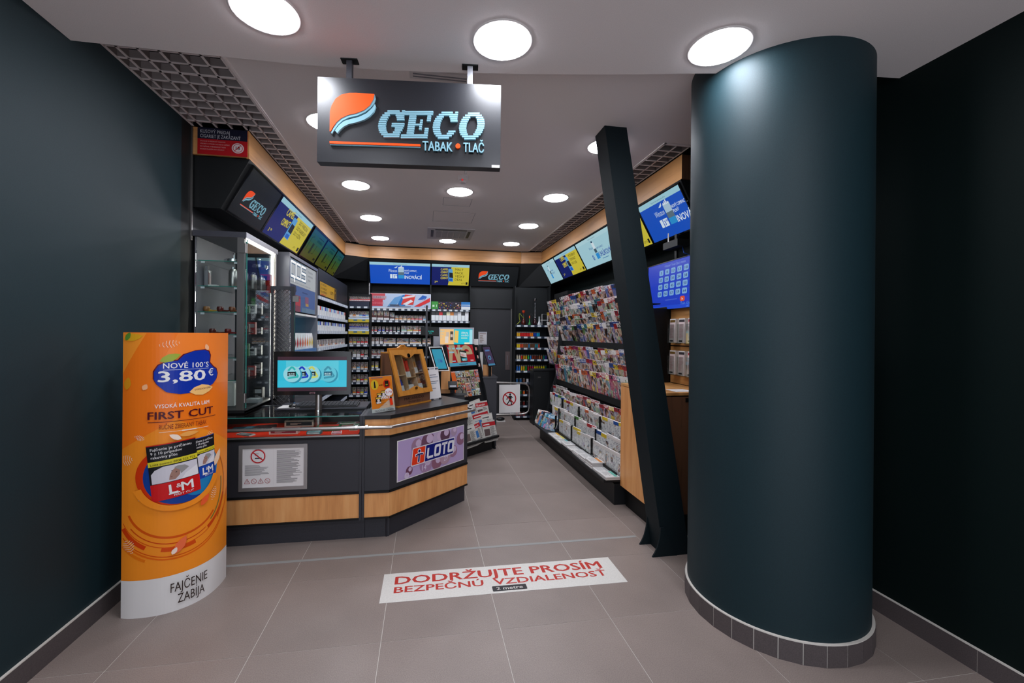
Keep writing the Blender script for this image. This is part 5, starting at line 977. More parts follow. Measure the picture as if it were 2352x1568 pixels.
# ================================================================== RIGHT CORNER UNIT: water pipes and lighters
uH = Fr((1.60, 7.36, 0), (1, -.06, 0)); zH = [1.70, 1.495, 1.295, 1.09, .885, .675, .465, .265, .08]
su = shelfunit('smoking_goods_shelving', 'black corner shelving with water pipes and lighters right of the door', uH, .62, zH, tags=5, z1=2.4, D=.25)
for cc in []: pass
def hookah(x, y, z, h, c, hose, lab):
    t = thing('water_pipe', lab, 'water pipe', (x, y, z)); g = mat(c, .15)
    MB().lathe((x, y, z), [(.03, 0), (.04, .02), (.042, .05), (.022, .10), (.014, .13)], g, 14).build('vase', t, True); MB().lathe((x, y, z + .13), [(.008, 0), (.014, .01), (.007, .02)] + [(r, .03 + k * (h - .2) / 8) for k in range(8) for r in ((.010,) if k % 2 else (.006,))], CHROME if h > .3 else mat('20201E', .3), 10).build('stem', t, True)
    MB().lathe((x, y, z + h - .05), [(.008, 0), (.026, .02), (.03, .05), (.02, .052)], mat('C84020', .4) if h < .3 else CHROME, 12).build('bowl', t, True)
    P = [(x, y - .02, z + .12)] + [(x + hose * (.02 + .05 * math.sin(k / 8 * math.pi)) * 1.3, y - .03, z + .12 + .09 * math.sin(k / 8 * math.pi * 1.6)) for k in range(1, 7)] + [(x + hose * .13, y - .03, z + .01)]
    MB().tube(P, .0035, mat('A8B428' if h < .3 else '303030', .5), 6).build('hose', t, True)
zt = zH[0] + .002
hookah(1.76, 7.42, zt, .26, '4A1410', -1, 'small red-bowled water pipe with yellow hose on the corner unit'); hookah(1.97, 7.42, zt, .48, '2A0C14', -1, 'tall chrome water pipe on the top corner shelf')
t = thing('bong', 'white glass pipe right of the tall water pipe', 'glass pipe', (2.04, 7.38, zt)); MB().lathe((2.04, 7.38, zt), [(.03, 0), (.034, .02), (.014, .07), (.013, .15), (.017, .155)], mat('C8CCD0', .2), 12).build('body', t, True)
t = thing('bong', 'orange and green glass pipe between the two water pipes', 'glass pipe', (1.86, 7.38, zt)); MB().lathe((1.86, 7.38, zt), [(.024, 0), (.026, .02), (.01, .06), (.009, .12)], mat('2C7A38', .2), 12).build('body', t, True); MB().lathe((1.86, 7.38, zt + .12), [(.009, 0), (.012, .03), (.004, .05)], mat('D84818', .3), 10).build('mouthpiece', t, True)
t = thing('wire_stand', 'white square wire stand at the right of the corner top shelf', 'stand', (2.13, 7.38, zt)); P = [(2.09, 7.38, zt), (2.09, 7.38, zt + .2), (2.19, 7.38, zt + .2), (2.19, 7.38, zt)]; MB().tube(P, .005, WHITE, 6).build('frame', t); MB().tube([(2.06, 7.36, zt + .09), (2.22, 7.36, zt + .09)], .005, WHITE, 6).build('crossbar', t)
hue = [['D8A020', 'C82020', 'C82020', 'C82020', 'D87018', '20409C', '2090B8'], ['D8B818', 'C84828', '8A5A38', '7A4A30', '2878A8', '60402C', '6A4434', '38808A', 'B04030'], ['C8C0A8', 'C03020', 'D8A020', '2C9A48', '2870B8', '7A3020', '5A2A20', '8A5030', '1A6A60', '30307A'], ['2060B0', 'D0A818', '208A38', '982028', 'A82050', 'C8B020', 'A8A018', 'C8B818', '1A5A40'], ['285888', '6A4A3A', 'C8C8CC', '2A2A30', '1C4A78', 'D0D4D4', '2C8A60'], ['2C6A38', 'C85818', '3A1A14', 'D07828', '5A1818', '222226'], ['202024', '6A1C18', '24242A', 'C8C4C4', 'D0CCCC', 'C8A820'], ['882020', '1A1A20', '1C3A90', 'B83018']]
lm = {}
def lighter_mesh(c, h, w_):
    k = (c, h, w_)
    if k not in lm: lm[k] = (MB().box(-w_ / 2, -.008, 0, w_ / 2, .008, h * .78, mat(c, .25, coat=.3)).data('body'), MB().box(-w_ / 2, -.007, h * .78, w_ / 2, .007, h, STEEL).data('metal_cap'))
    return lm[k]
for i, hs_ in enumerate(hue):
    z = zH[i + 1] + .001; n_ = 14 if i < 4 else 9; wid = ('second', 'third', 'fourth', 'fifth', 'sixth', 'seventh', 'eighth', 'bottom')[i]
    for j in range(n_):
        c = hs_[j * len(hs_) // n_]; w_ = .025 if i < 4 else .036; h_ = (.085, .085, .08, .1, .075, .07, .08, .07)[i]; p = uH.p(.04 + j * (.56 / n_ if i > 1 else .42 / n_), 0, -.03)
        isl = i < 4; t = thing('lighter' if isl else 'grinder_tin', f'small {"lighter" if isl else "tin"} on the {wid} corner unit shelf, {ORD[j]} from the left', 'lighter' if isl else 'tin', (p.x, p.y, z), 0, f'small goods on the {wid} corner unit shelf')
        a, b = lighter_mesh(c, h_, w_); inst('body', a, T(p.x, p.y, z), t); inst('metal_cap' if isl else 'lid', b, T(p.x, p.y, z), t)
cbn = thing('dark_cupboard', 'low black cupboard with handle beside the corner lighter shelving', 'cupboard', (1.97, 6.95, 0)); MB().box(1.83, 6.95, 0, 2.30, 7.2, .92, BLACKL).build('body', cbn); MB().box(1.845, 6.94, .1, 2.1, 6.95, .90, mat('1A1C1E', .4)).build('door', cbn); MB().box(1.90, 6.93, .80, 1.95, 6.94, .82, STEELB).build('handle', cbn); MB().box(1.82, 6.93, .92, 2.3, 7.2, .94, mat('26282A', .3)).build('top_board', cbn)

# ================================================================== GATE
gt = thing('barrier_gate', 'steel swing barrier with no pedestrians sign at the back of the aisle', 'gate', (1.05, 6.2, 0))
P = [(1.0, 6.2, .815), (1.45, 6.2, .80), (1.52, 6.2, .785), (1.555, 6.2, .75), (1.565, 6.2, .70), (1.565, 6.2, .43), (1.555, 6.2, .38), (1.52, 6.2, .345), (1.45, 6.2, .335), (1.0, 6.2, .335)]
MB().tube(P, .0125, STEEL, 10).build('tube_frame', gt, True); MB().tube([(1.0, 6.2, 0), (1.0, 6.2, .9)], .028, STEELB, 14).build('post', gt, True); f = Fr((1.105, 6.185, .36)); MB().box(0, 0, 0, .315, .006, .42, WHITE, fr=f).build('sign_plate', gt)
A = Art(f.p); A.many(ring(.155, .21, .105, .018, 36), 'B01820').e(.165, .275, .015, .017, '15151A').pl([(.14, .25), (.175, .258), (.19, .24), (.185, .2), (.165, .17), (.145, .18), (.15, .215)], '15151A').many(strk([(.15, .25), (.12, .22), (.115, .195)], .014) + strk([(.18, .25), (.205, .225)], .012) + strk([(.16, .185), (.135, .15), (.115, .125)], .016) + strk([(.165, .185), (.185, .155), (.185, .12), (.2, .118)], .016), '15151A').many(strk([(.085, .28), (.225, .14)], .016), 'B01820'); A.done('pictogram', gt)
sh_ = thing('shoe', 'black shoe with white sole on the floor behind the barrier gate', 'shoe', (1.33, 7.3, 0)); MB().ball((1.33, 7.30, .045), .045, mat('101014', .4), 12, (1.7, .9, .8)).build('upper', sh_, True); MB().box(1.255, 7.265, 0, 1.41, 7.335, .018, WHITE).build('sole', sh_)

# ================================================================== SCRATCH CARD AND NEWSPAPER STAND (leaning, set along the counter's diagonal)
SU = V((.755, .656, 0)).normalized(); SB = V((-SU.y, SU.x, 0)); S_O = V((.452, 5.14, 0)); LEN = .66
ns = thing('newspaper_stand', 'black leaning stand with promotional screen, scratch cards and newspapers', 'stand', S_O + SU * .33)
def sp(x, y, z): return S_O + SU * x + SB * y + V((0, 0, z))
def hx(n_, m, x0, x1, y0, y1, z0, z1, dy=0., par=None, mf=None): return MB().hexa([sp(x0, y0, z0), sp(x1, y0, z0), sp(x1, y1, z0), sp(x0, y1, z0), sp(x0, y0 + dy, z1), sp(x1, y0 + dy, z1), sp(x1, y1 + dy, z1), sp(x0, y1 + dy, z1)], m, mf).build(n_, par or ns)
hx('plinth', BLACKL, .0, LEN - .05, .02, .4, 0, .2); hx('side_post', BLACKL, LEN - .02, LEN, -.01, .04, .0, 1.38, .34); hx('side_post', BLACKL, -.0, .02, -.01, .04, .15, 1.38, .3); hx('back_board', BLACKL, .02, LEN - .02, .06, .08, .2, 1.38, .34); hx('paper_tray', BLACKL, .02, LEN - .02, -.08, .06, .17, .2)
SL = (.34) / 1.18
def lz(z, off=0.): return .03 + (z - .2) * SL + off
sfr = Fr(sp(.0, lz(.2), .2), SU, SB * SL + V((0, 0, 1)))   # leaning face frame; v length = (z-.2)*1.04
kk = math.sqrt(1 + SL * SL)
def zv(z): return (z - .2) * kk
scr = thing('promotional_screen', 'red and gold promotional screen at the top of the newspaper stand', 'screen', sfr.p(.3, zv(1.2)))
x0, x1, v0, v1 = .04, .60, zv(1.085), zv(1.385); MB().box(x0, -.03, v0, x1, .0, v1, BLACKG, fr=sfr).build('housing', scr)
A = Art(lambda x, y, z: sfr.p(x0 + .012 + x, v0 + .02 + y, .031 + z), em=.7, rough=.2); w_, h_ = .50, v1 - v0 - .03
A.r(0, 0, w_, h_, 'A8101C').pl([(0, .02), (.05, .02), (.13, h_), (.05, h_)], 'B8A07C').pl([(.1, h_), (.16, .04), (.21, .04), (.15, h_)], 'B8A07C').pl([(.16, .04), (.21, .04), (.26, h_), (.21, h_)], 'B8A07C').many([p for p in ring(.36, .17, .11, .055, 30, -10, 260)], 'B8A07C').r(.3, .15, .45, .19, 'B8A07C').t('We', .02, h_ - .06, .035, '9CC8D8', w=.06, b=.02).r(.1, h_ - .055, .15, h_ - .035, '9CC8D8').r(.17, h_ - .06, .29, h_ - .035, '9CC8D8').r(.03, h_ - .105, .12, h_ - .085, '9CC8D8')
A.pl([(.22, .06), (.34, .05), (.35, .2), (.22, .21)], '1A2A24').pl([(.23, .13), (.34, .11), (.345, .17), (.23, .19)], 'D8D0CC').r(.24, .07, .34, .1, '38A8C0').t('We', .24, .13, .03, 'C81824', w=.06, b=.03).t('We', .25, .065, .028, 'E8F0F0', w=.07, b=.03).r(.06, .06, .12, .075, '9CC8D8').r(0, 0, w_, .045, '4CA0C0').r(.17, .02, .33, .026, '1A3A50').r(.2, .01, .3, .015, '1A3A50').r(.4, .06, .46, .075, 'E0B0B0'); A.done('lit_picture', scr)
for j in range(3):
    v = zv(1.30 - j * .11); t = thing('ticket_holder', f'black holder with red and white slips, {("top", "middle", "bottom")[j]} one beside the promotional screen', 'holder', sfr.p(.62, v)); MB().box(.605, -.03, v - .03, .65, 0, v, BLACK, fr=sfr).build('pocket', t)
    for k in range(3): MB().box(.608 + k * .014, -.022, v, .618 + k * .014, -.012, v + .045, mat(('D8D0CC', 'C84030', 'D8C8B8')[(k + j) % 3], .5), fr=sfr).build('slip', t)
# scratch cards, each its own thing
cc = [('C85A1C', 'orange'), ('B89048', 'gold'), ('C86A38', 'orange'), ('3A4A30', 'dark green'), ('2A3A2C', 'black'), ('3C8AB0', 'blue'), ('6A8A40', 'green'), ('3A3020', 'dark'), ('B08A38', 'gold'), ('7A5A58', 'brown'), ('C0C8C4', 'white'), ('B84030', 'red'), ('5A7A48', 'green'), ('8A6A64', 'mauve')]
k = 0
cardm = MB().box(-.5, -.5, 0, .5, .5, 1, WHITEP).data('tmp')
for rI, zz in enumerate((1.045, .965, .885, .80)):
    for cI in range(6 if rI < 2 else 5):
        x = .10 + cI * .088 + (.05 if rI > 1 else 0); c, cn = cc[(k * 5 + rI) % 14]; v = zv(zz - .085); me = packmesh(.08, .09, .004, COVER, 'sc'); q = sfr.p(x, v, .012 + rI * .001)
        mt = Matrix((sfr.u, -sfr.w, sfr.v)).transposed().to_4x4(); mt.translation = q
        inst('scratch_card', me, mt, None, f'{cn} topped scratch card in {("the top", "the second", "the third", "the bottom")[rI]} row of the stand, {ORD[cI]} from the left', 'scratch card', 'scratch cards on the newspaper stand', c); k += 1
one('leaflet', MB().slab(sfr.p(.03, zv(.75), .02), sfr.p(.13, zv(.73), .04), sfr.p(.01, zv(1.04), .02), .004, mat('D8601C', .4)), 'large orange leaflet at the left of the scratch cards', 'leaflet', sfr.p(.05, zv(.8)))
np_ = [(.02, .62, .2, .1, 20, 'at the back left, rolled and tilted'), (.22, .60, .3, .02, 8, 'in the upper row, middle'), (.38, .60, .24, .0, 0, 'in the upper row, right'), (.06, .5, .22, -.02, 6, 'in the middle row, left'), (.28, .47, .3, -.03, 4, 'with a red masthead in the middle row'), (.42, .44, .22, -.04, 0, 'in the middle row, right'), (.03, .35, .22, -.07, 3, 'in the front row, left'), (.25, .36, .14, -.06, 10, 'in the front row with a red sport masthead'), (.38, .36, .26, -.07, -2, 'in the front row, right')]
for i, (x, zz, w_, off, tilt, l) in enumerate(np_):
    q = sp(x, lz(zz - .26) + off * .6 - .02, zz - .26 + .04); hgt = .27; t = thing('newspaper', 'folded newspaper ' + l, 'newspaper', q, 0, 'newspapers in the stand')
    u_ = (SU * math.cos(R(tilt)) + V((0, 0, 1)) * math.sin(R(tilt))); f = Fr(q, u_, SB * SL + V((0, 0, 1))); MB().box(0, 0, 0, w_, .012, hgt, mat('B8B4AE', .8), fr=f).build('pages', t)
    A = Art(f.p, rough=.8); red = i in (4, 7); A.r(0, hgt * .74, w_, hgt * .93, 'A82028' if i in (2, 4, 7, 8) else 'C8C4BE'); 
    if i in (2, 7): A.t('Korzár' if i == 2 else 'Šport', w_ * .08, hgt * .78, .03, 'DAD4CE', w=w_ * .7, b=.03)
    else: A.lines(w_ * .08, hgt * .78, w_ * .8, hgt * .88, 1, 'DAD4CE' if i in (4, 8) else '2A2A2E', i)
    A.r(w_ * .08, hgt * .3, w_ * .5, hgt * .62, ('6A5A58', '3A6AA0', '584848')[i % 3]); A.lines(w_ * .55, hgt * .2, w_ * .95, hgt * .7, 12, '5A5856', i); A.lines(w_ * .08, hgt * .05, w_ * .9, hgt * .26, 5, '6A6866', i); A.done('print', t)
# rear counter with oak upstand, till devices
rcn = thing('rear_counter', 'charcoal rear counter with oak upstand behind the white notice', 'counter', (.3, 4.75, 0)); 
MB().box(.10, 4.62, 0, .44, 5.05, .86, DARKL).build('carcass', rcn); MB().box(.08, 4.60, .86, .46, 5.07, .885, mat('101012', .12)).build('glossy_top', rcn); MB().box(.12, 4.95, .885, .30, 4.97, 1.14, OAK_V).build('oak_upstand', rcn)
tb = thing('touch_tablet', 'white framed tablet with turquoise screen on the counter', 'tablet', (.16, 4.62, 1.1)); q0, q1, q2 = V((.124, 4.60, 1.128)), V((.272, 4.62, 1.13)), V((.048, 4.70, 1.385))
MB().slab(q0, q1, q2, .018, WHITE).build('housing', tb); f = Fr(q0, q1 - q0, q2 - q0); L1, L2 = (q1 - q0).length, (q2 - q0).dot(f.v); sk = (q2 - q0).dot(f.u) / L2
def skp(x, y, z): return f.p(x + sk * y, y, z)
MB().prism([skp(.008, .008, 0), skp(L1 - .008, .008, 0), skp(L1 - .008, L2 - .008, 0), skp(.008, L2 - .008, 0)], f.w * .002, BLACKG).build('bezel', tb)
A = Art(skp, em=.75); A.k = .0025; A.r(.02, .022, L1 - .02, L2 - .03, '1C98B8').pl(rrect(.05, .09, .105, .14, .006), '2488B0').e(.09, .11, .012, .014, '1460A8'); A.done('lit_picture', tb); MB().tube([(.17, 4.70, .885), (.17, 4.68, 1.2)], .015, BLACK, 10).build('stand', tb)
ct = thing('card_terminal', 'black card terminal with cables on the rear counter', 'terminal', (.33, 4.75, .886)); MB().slab((.27, 4.72, .93), (.37, 4.72, .93), (.27, 4.84, .99), .03, BLACK).build('body', ct); MB().slab((.285, 4.73, .938), (.355, 4.73, .938), (.285, 4.76, .952), .001, mat('8A8A90', .4)).build('keypad', ct); MB().tube([(.32, 4.8, .9), (.4, 4.78, .93), (.42, 4.7, .9), (.44, 4.68, .85)], .006, BLACK, 8).build('cable', ct, True); MB().box(.30, 4.74, .886, .34, 4.8, .92, BLACK).build('foot', ct)
tp = thing('till_pole', 'thin dark vertical pole rising behind the cigar cabinet', 'pole', (.025, 5.0, 0)); MB().box(.012, 4.99, 0, .036, 5.014, 1.86, DARKL).build('pole', tp); MB().box(.0, 4.975, 0, .05, 5.03, .03, BLACK).build('foot', tp)
cd = thing('customer_display', 'black till customer display with cyan digits', 'display', (.07, 5.1, 1.5)); MB().slab((-.045, 5.09, 1.515), (.172, 5.09, 1.508), (-.045, 5.12, 1.618), .03, BLACK).build('housing', cd); f = Fr((-.045, 5.088, 1.516), (1, 0, -.03), (0, .03, .1)); A = Art(f.p, em=1.1); A.t('14,70', .09, .04, .018, '20C8C0', w=.06, b=.02).t('EUR', .1, .02, .012, '20C8C0', w=.03); A.done('lit_digits', cd); MB().tube([(.09, 5.13, .0), (.09, 5.13, 1.53)], .016, BLACK, 10).build('stand', cd, True)
sv = thing('advertising_monitor', 'silver framed lit monitor with peach and turquoise halves behind the stand', 'monitor', (.43, 5.8, 1.35)); MB().box(.195, 5.8, 1.36, .675, 5.86, 1.62, SILVER).build('housing', sv); MB().box(.12, 5.81, 1.36, .195, 5.86, 1.53, SILVER).build('side_speaker', sv); MB().box(.3, 5.82, .0, .55, 5.9, 1.36, BLACKL).build('stand', sv)
f = Fr((.212, 5.799, 1.385)); A = Art(f.p, em=.95); w_, h_ = .44, .212; A.r(0, 0, w_, h_, 'F0C080').r(w_ * .42, 0, w_, h_, '10C0D8').pl([(w_ * .43, h_ * .15), (w_ * .55, h_ * .1), (w_ * .57, h_ * .88), (w_ * .45, h_ * .92)], 'E8C060').r(.08, .1, .12, .17, 'C8B8A8').r(.065, .02, .11, .11, 'E0D4C8').r(.135, .06, .175, .18, '4A4238').r(.14, .1, .17, .14, 'C8B8B0').t('BLO', .005, .17, .022, '8CC8D0', w=.05, b=.03).t('ZA', .005, .13, .02, '8CC8D0', w=.04).t('A', .005, .09, .02, '8CC8D0').t('ZÍSKAJ', .285, .15, .024, 'D8E8E0', w=.09, b=.03).t('OSUŠKU', .285, .115, .022, 'D8E8E0', w=.1, b=.03).r(.285, .085, .37, .095, 'D8E8C8').r(.4, .01, w_, h_ - .01, '9CDCE8').r(.33, .0, .4, .03, 'F0E0C0'); A.done('lit_picture', sv)
sn = thing('small_sign', 'small silver framed price sign on a stem right of the silver monitor', 'sign', (.82, 6.0, 1.38)); f = Fr((.762, 6.0, 1.38)); MB().box(0, 0, 0, .125, .012, .185, SILVER, fr=f).build('frame', sn); A = Art(f.p); A.r(.012, .012, .113, .172, 'B8B4B6').r(.016, .15, .11, .165, '8A7C7C').lines(.02, .03, .08, .14, 5, '7A6A60'); A.done('print', sn); MB().tube([(.82, 6.01, 0), (.82, 6.01, 1.38)], .01, BLACK, 8).build('stem', sn); MB().box(.70, 6.0, 1.34, .76, 6.01, 1.46, WHITE).build('leaflet', sn)
pt = thing('purple_tablet', 'black tablet with purple lottery screen beside the newspaper stand', 'tablet', (.9, 5.75, 1.1)); q0, q1, q2 = V((.865, 5.72, 1.085)), V((.985, 5.74, 1.095)), V((.785, 5.82, 1.36)); MB().slab(q0, q1, q2, .015, BLACKG).build('housing', pt); f2 = Fr(q0, q1 - q0, q2 - q0); M1, M2 = (q1 - q0).length, (q2 - q0).dot(f2.v); sk2 = (q2 - q0).dot(f2.u) / M2
A = Art(lambda x, y, z: f2.p(x + sk2 * y, y, z), em=.6); A.r(.012, .012, M1 - .012, M2 - .015, '38184A').r(.014, .014, M1 - .014, .04, '3890B8').e(M1 / 2, M2 * .42, .022, .032, '4C9AC8').e(M1 / 2, M2 * .42, .012, .018, '38184A').r(.03, M2 * .74, M1 - .03, M2 * .82, '5080C0'); A.done('lit_picture', pt); MB().tube([(.90, 5.80, .95), (.90, 5.80, 1.2)], .02, BLACK, 8).build('stand', pt)
ec = thing('end_counter', 'charcoal end counter with oak upstand beside the barrier gate', 'counter', (.9, 5.9, 0)); MB().box(.80, 5.72, 0, .985, 6.2, .93, DARKL).build('carcass', ec); MB().box(.79, 5.71, .93, .995, 6.2, .95, mat('2A2A30', .3)).build('worktop', ec); MB().box(.82, 5.9, .95, .94, 5.92, 1.1, OAK_V).build('oak_upstand', ec); MB().box(.77, 5.86, .95, .81, 5.87, 1.28, WHITE).build('leaflet_pocket', ec)

# ================================================================== RIGHT WALL: magazine rack
mr = thing('magazine_rack', 'long black tiered magazine rack along the right wall', 'rack', (1.9, 4.8, 0))
prof = [(2.50, .0), (1.71, .0), (1.71, .19), (1.60, .225), (1.60, .25), (1.78, .27), (1.86, .70), (1.93, .9), (2.03, 2.14), (2.50, 2.14)]
MB().prism([(x, 6.06, z) for x, z in prof], (0, .02, 0), BLACKL).build('end_panel', mr)
MB().box(1.70, 3.58, 0, 2.1, 6.06, .19, BLACKL).build('plinth', mr); MB().box(1.60, 3.58, .205, 2.1, 6.06, .232, BLACKL).build('ledge', mr)
MB().prism([(2.50, 3.58, .25), (1.90, 3.58, .25), (1.98, 3.58, .75), (2.16, 3.58, 1.5), (2.24, 3.58, 2.1), (2.5, 3.58, 2.1)], (0, 2.48, 0), BLACK).build('back_board', mr)
MAGC = [('A81820', 'red'), ('D8D0CC', 'white'), ('D8B828', 'yellow'), ('1C4890', 'blue'), ('151518', 'black'), ('C8581C', 'orange'), ('2C7A8A', 'teal'), ('A03060', 'pink'), ('4A7A38', 'green')]
# top z, top x, card height, tilt (top towards aisle), spacing, start y, width, weights, kind
rows = [(2.085, 1.985, .27, 20, .092, 4.05, .2, (4, 3, 1, 1, 3, 1, 1, 0, 0), COVER), (1.944, 1.985, .27, 20, .092, 4.0, .2, (3, 4, 2, 2, 1, 1, 1, 0, 0), COVER), (1.80, 1.98, .27, 20, .092, 3.98, .2, (4, 3, 1, 1, 3, 1, 1, 0, 1), COVER), (1.672, 1.972, .28, 18, .092, 3.9, .2, (2, 4, 1, 3, 2, 1, 1, 0, 2), COVER),
        (1.375, 2.0, .24, 12, .092, 3.8, .19, (4, 5, 2, 2, 0, 1, 0, 1, 1), COVER), (1.244, 1.965, .25, 12, .11, 3.75, .2, (1, 7, 1, 2, 0, 1, 0, 1, 1), COVER), (1.114, 1.93, .28, 10, .088, 3.66, .2, (4, 3, 2, 1, 1, 2, 1, 2, 1), COVER),
        (.80, 1.90, .2, 6, .12, 3.64, .2, (5, 5, 1, 0, 0, 1, 0, 0, 0), COVER), (.69, 1.855, .22, 4, .125, 3.64, .2, (2, 5, 2, 2, 0, 1, 0, 0, 1), TEXTC), (.55, 1.81, .24, 2, .13, 3.64, .2, (1, 7, 2, 1, 0, 1, 0, 0, 1), TEXTC), (.44, 1.765, .2, 0, .125, 3.64, .2, (1, 7, 3, 0, 0, 1, 0, 1, 0), TEXTC)]
rn_ = ('top', 'second', 'third', 'fourth', 'fifth', 'sixth', 'seventh', 'eighth', 'ninth', 'tenth', 'eleventh')
rr = random.Random(21)
for i, (zt_, xt, hh, ti, spc, ys_, w_, wt, kd) in enumerate(rows):
    dx = hh * math.sin(R(ti)); zb = zt_ - hh * math.cos(R(ti)); MB().box(xt + dx - .012, 3.6, zb - .012, xt + dx + .07, 6.05, zb - .004, BLACK).build('tray', mr); MB().box(xt + dx - .034, 3.6, zb - .03, xt + dx - .029, 6.05, zb + .04, BLACK).build('tray_lip', mr)
    n_ = int((6.04 - w_ * .5 - ys_ - .02) / spc) + 1; th = .004 if i < 8 else .012
    for j in range(n_):
        y = 6.045 - w_ / 2 - j * spc + rr.uniform(-.006, .006); c, cn = rr.choices(MAGC, wt)[0]; dh = rr.uniform(-.022, .01)
        if i == 9 and j < 2 or i == 10 and j < 6: continue
        me = packmesh(w_ + (0 if j % 3 else .012), hh, th, kd, 'm%d' % i); M_ = Matrix.Translation((xt + dx + rr.uniform(-.004, .004), y, zb + dh)) @ Matrix.Rotation(R(-85), 4, 'Z') @ Matrix.Rotation(R(ti), 4, 'X')
        inst('magazine', me, M_, None, f'{cn} topped magazine in the {rn_[i]} row of the rack, {ORD[j]} from the far end', 'magazine', f'magazines in the {rn_[i]} rack row', c)
for i, (x, z, h_) in enumerate(((1.835, .47, .2), (1.79, .34, .2), (1.745, .245, .2))):
    for j in range(3): y0 = 3.62 + j * .62; MB().box(x - .004, y0, z, x, y0 + .6, z + h_, ACRYL).build('acrylic_front', mr); MB().box(x - .006, y0 + .6, z, x + .02, y0 + .612, z + h_, BLACKG).build('divider', mr)
# childrens magazines leaning at the far bottom corner
for j in range(7):
    y = 5.98 - j * .075; c, cn = (('D8D0CC', 'white'), ('C85A28', 'orange'), ('1C70A8', 'blue'), ('151518', 'black'), ('2C90B8', 'light blue'), ('2090B0', 'turquoise'), ('1C8AB0', 'sky blue'))[j]
    me = packmesh(.2, .2, .008, COVER, 'k'); inst('comic_magazine', me, Matrix.Translation((1.665 + j * .004, y, .235)) @ Matrix.Rotation(R(-62), 4, 'Z') @ Matrix.Rotation(R(-24), 4, 'X'), None, f'{cn} childrens magazine leaning at the far end of the rack ledge, {ORD[j]} one', 'magazine', 'childrens magazines on the rack ledge', c)
# stacks on the ledge
sc_ = [(5.28, .012, 'D0A030', 'colourful'), (5.10, .014, 'C8C060', 'yellow and white'), (4.92, .012, '6AA0A0', 'pale'), (4.74, .03, 'D8D4D0', 'white printed'), (4.55, .026, 'D4D0D0', 'white'), (4.36, .034, 'D8D8D8', 'thick white'), (4.17, .04, 'D4D0CC', 'tall white'), (3.98, .055, 'C8803C', 'thick orange printed'), (3.80, .02, 'D0D4D4', 'thin white'), (3.65, .028, '6AB0A0', 'white and green')]
for i, (y, h_, c, cn) in enumerate(sc_):
    t = thing('paper_stack', f'{cn} stack of booklets on the rack ledge, {ORD[i]} from the far end', 'booklet stack', (1.69, y, .2325), 0, 'booklet stacks on the rack ledge'); n_ = max(1, int(h_ / .009))
    for k in range(n_):
        z0 = .2325 + h_ * k / n_; o_ = rr.uniform(-.008, .008); MB().box(1.615 + o_, y - .085 + o_, z0, 1.75 + o_, y + .085 + o_, .2325 + h_ * (k + .86) / n_, mat('D0CCCA' if k % 2 == 0 else 'BDB8B6', .6)).build('booklet', t)
    A = Art(Fr((1.615 + o_, y + .085 + o_, .2325 + h_ * (n_ - .14) / n_), (0, -1, 0), (1, 0, 0)).p); A.r(.004, .004, .166, .131, 'D4D2D0').r(.01, .09, .16, .12, c if i in (0, 1, 2, 7, 9) else 'A8A8A8'); A.lines(.015, .02, .15, .085, 6, '9A9898', i); A.done('cover_print', t)
# far bay of the rack
fb = thing('magazine_rack', 'narrow far magazine rack beyond the black end panel', 'rack', (2.1, 6.4, 1)); MB().box(2.12, 6.10, .95, 2.4, 6.75, 2.2, BLACK).build('back_board', fb)
for i, z in enumerate((2.08, 1.90, 1.74, 1.5, 1.3)):
    MB().box(2.02, 6.1, z - .25, 2.13, 6.75, z - .24, BLACK).build('tray', fb)
    for j in range(5):
        c, cn = rr.choices(MAGC, (3, 6, 2, 2, 1, 1, 1, 1, 1))[0]; me = packmesh(.19, .24, .004, COVER, 'f'); inst('magazine', me, Matrix.Translation((2.06, 6.66 - j * .12, z - .235)) @ Matrix.Rotation(R(-84), 4, 'Z') @ Matrix.Rotation(R(14), 4, 'X'), None, f'{cn} topped magazine in the far bay, {rn_[i]} row, {ORD[j]} from the far end', 'magazine', f'magazines in the far bay, {rn_[i]} row', c)

# ================================================================== RIGHT WALL: oak lottery desk, number screen, ticket pockets
dk = thing('oak_desk', 'oak standing desk between the magazine rack and the round column', 'desk', (2.0, 3.2, 0))
MB().box(1.80, 2.96, 0, 2.23, 3.56, .18, BLACK).build('plinth', dk); MB().box(1.752, 2.91, .18, 1.772, 3.57, 1.075, OAK_V).build('side_panel', dk); MB().box(1.752, 2.91, 1.08, 2.234, 3.575, 1.10, OAK_L).build('top_board', dk); MB().box(1.772, 2.915, .18, 2.23, 2.935, 1.07, WALNUT).build('front_panel', dk); MB().box(1.772, 3.55, .18, 2.23, 3.57, 1.075, WALNUT).build('side_panel', dk)
MB().box(1.95, 2.908, 1.03, 1.98, 2.915, 1.06, BLACK).build('lock', dk); MB().box(1.746, 2.955, .95, 1.752, 2.985, 1.05, mat('303034', .4)).build('catch', dk)
MB().box(1.95, 3.57, 1.1, 2.22, 3.575, 1.78, BLACK).build('partition', dk); MB().box(1.9, 2.95, 1.1005, 2.05, 3.1, 1.103, WHITEP).build('leaflet', dk)
sw = thing('slat_wall', 'oak slat wall with grooves above the standing desk', 'wall panel', (2.24, 3.2, 1.1))
for i in range(4): MB().box(2.235, 2.6, 1.105 + i * .17, 2.26, 3.57, 1.265 + i * .17, OAK_L).build('slat', sw)
MB().box(2.26, 2.6, 1.1, 2.27, 3.57, 1.79, BLACK).build('backing', sw)
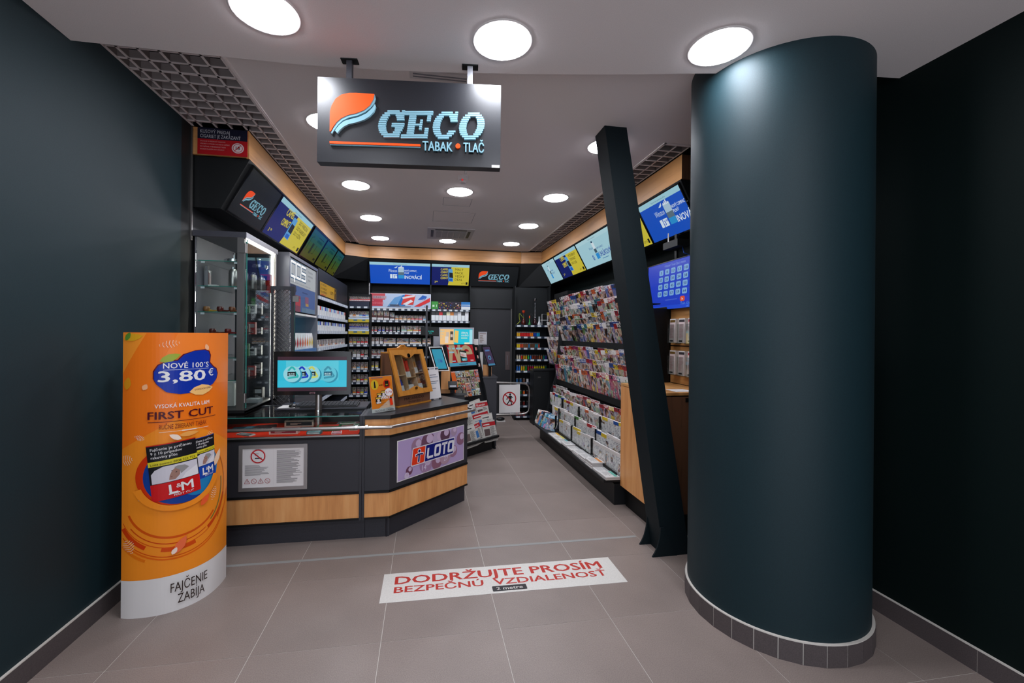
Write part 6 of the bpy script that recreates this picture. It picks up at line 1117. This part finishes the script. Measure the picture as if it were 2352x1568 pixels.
for i, (y, z) in enumerate(((3.50, 1.47), (3.365, 1.47), (3.235, 1.47), (3.50, 1.19), (3.365, 1.19), (3.235, 1.19))):
    t = thing('ticket_pocket', f'clear pocket of pink betting slips on the slat wall, {("upper", "lower")[i // 3]} row, {("left", "middle", "right")[i % 3]}', 'leaflet holder', (2.19, y, z), 0, 'betting slip pockets'); MB().box(2.16, y - .095, z - .005, 2.165, y, z + .16, GLASS).build('pocket', t); MB().box(2.16, y - .095, z - .01, 2.234, y, z - .004, GLASS).build('pocket_floor', t)
    MB().slab((2.172, y - .002, z), (2.172, y - .088, z), (2.182, y - .002, z + .21), .035, WHITEP).build('slips', t); f = Fr((2.1715, y - .004, z), (0, -1, 0), (.05, 0, 1)); A = Art(f.p); A.r(.003, .005, .08, .2, 'D8C4C4').r(.003, .178, .08, .2, ('6A5020', '3A3438', 'A02830')[i % 3]).r(.01, .008, .06, .022, '1A1A1E').lines(.01, .04, .07, .16, 12, 'C89498', i); A.done('print', t)
def art_lotto(A, w, h):
    A.r(0, 0, w, h, '1238C0').r(0, 0, w, h * .08, '1A48D0').t('VÝSLEDKY ŤAHU ČÍSLO 1939301', w * .34, h * .9, h * .04, '8AA8E0', w=w * .38)
    nums = ((3, 8, 12, 13, 18), (23, 28, 31, 34, 38), (40, 42, 45, 49, 50), (53, 56, 57, 59, 64))
    for i, rw in enumerate(nums):
        for j, n_ in enumerate(rw): x = w * (.24 + j * .115); y = h * (.74 - i * .155); A.pl(rrect(x, y, x + w * .082, y + h * .115, .012), '78A8D8').t(str(n_), x + w * .041, y + h * .03, h * .055, '10206A', w=w * (.024 if n_ < 10 else .05), a='c', b=.02)
    A.pl(rrect(w * .67, h * .13, w * .75, h * .23, .015), 'D84818').t('5x', w * .71, h * .16, h * .045, 'E0D8E0', a='c', b=.02).t('VÝSLEDKOVÁ HODNOTA', w * .4, h * .18, h * .02, '6A90D8', w=w * .22).t('Ťah číslo', w * .68, h * .065, h * .05, '5A90E0', w=w * .2).t('už o', w * .78, h * .0 + h * .01, h * .045, '5A90E0', w=w * .08)
sN = screen((2.20, 3.93, 1.765), (0, -1, 0), (.02, 0, 1), .86, .45, art_lotto, 'blue screen showing drawn lottery numbers beside the round column', em=.85, border=.008)
MB().box(2.24, 3.5, 2.2, 2.26, 3.53, 2.45, BLACK).build('bracket', sN)
lp2 = thing('projector_bracket', 'black bracket with cables above the lottery number screen', 'bracket', (2.2, 3.5, 2.3)); MB().box(2.12, 3.30, 2.3, 2.24, 3.52, 2.36, BLACK).build('body', lp2); MB().tube([(2.2, 3.35, 2.3), (2.18, 3.3, 2.24), (2.24, 3.3, 2.22)], .004, mat('1C4AA0', .4), 6).build('cable', lp2); MB().tube([(2.16, 3.5, 2.36), (2.16, 3.5, 2.45)], .006, STEEL, 6).build('rod', lp2)
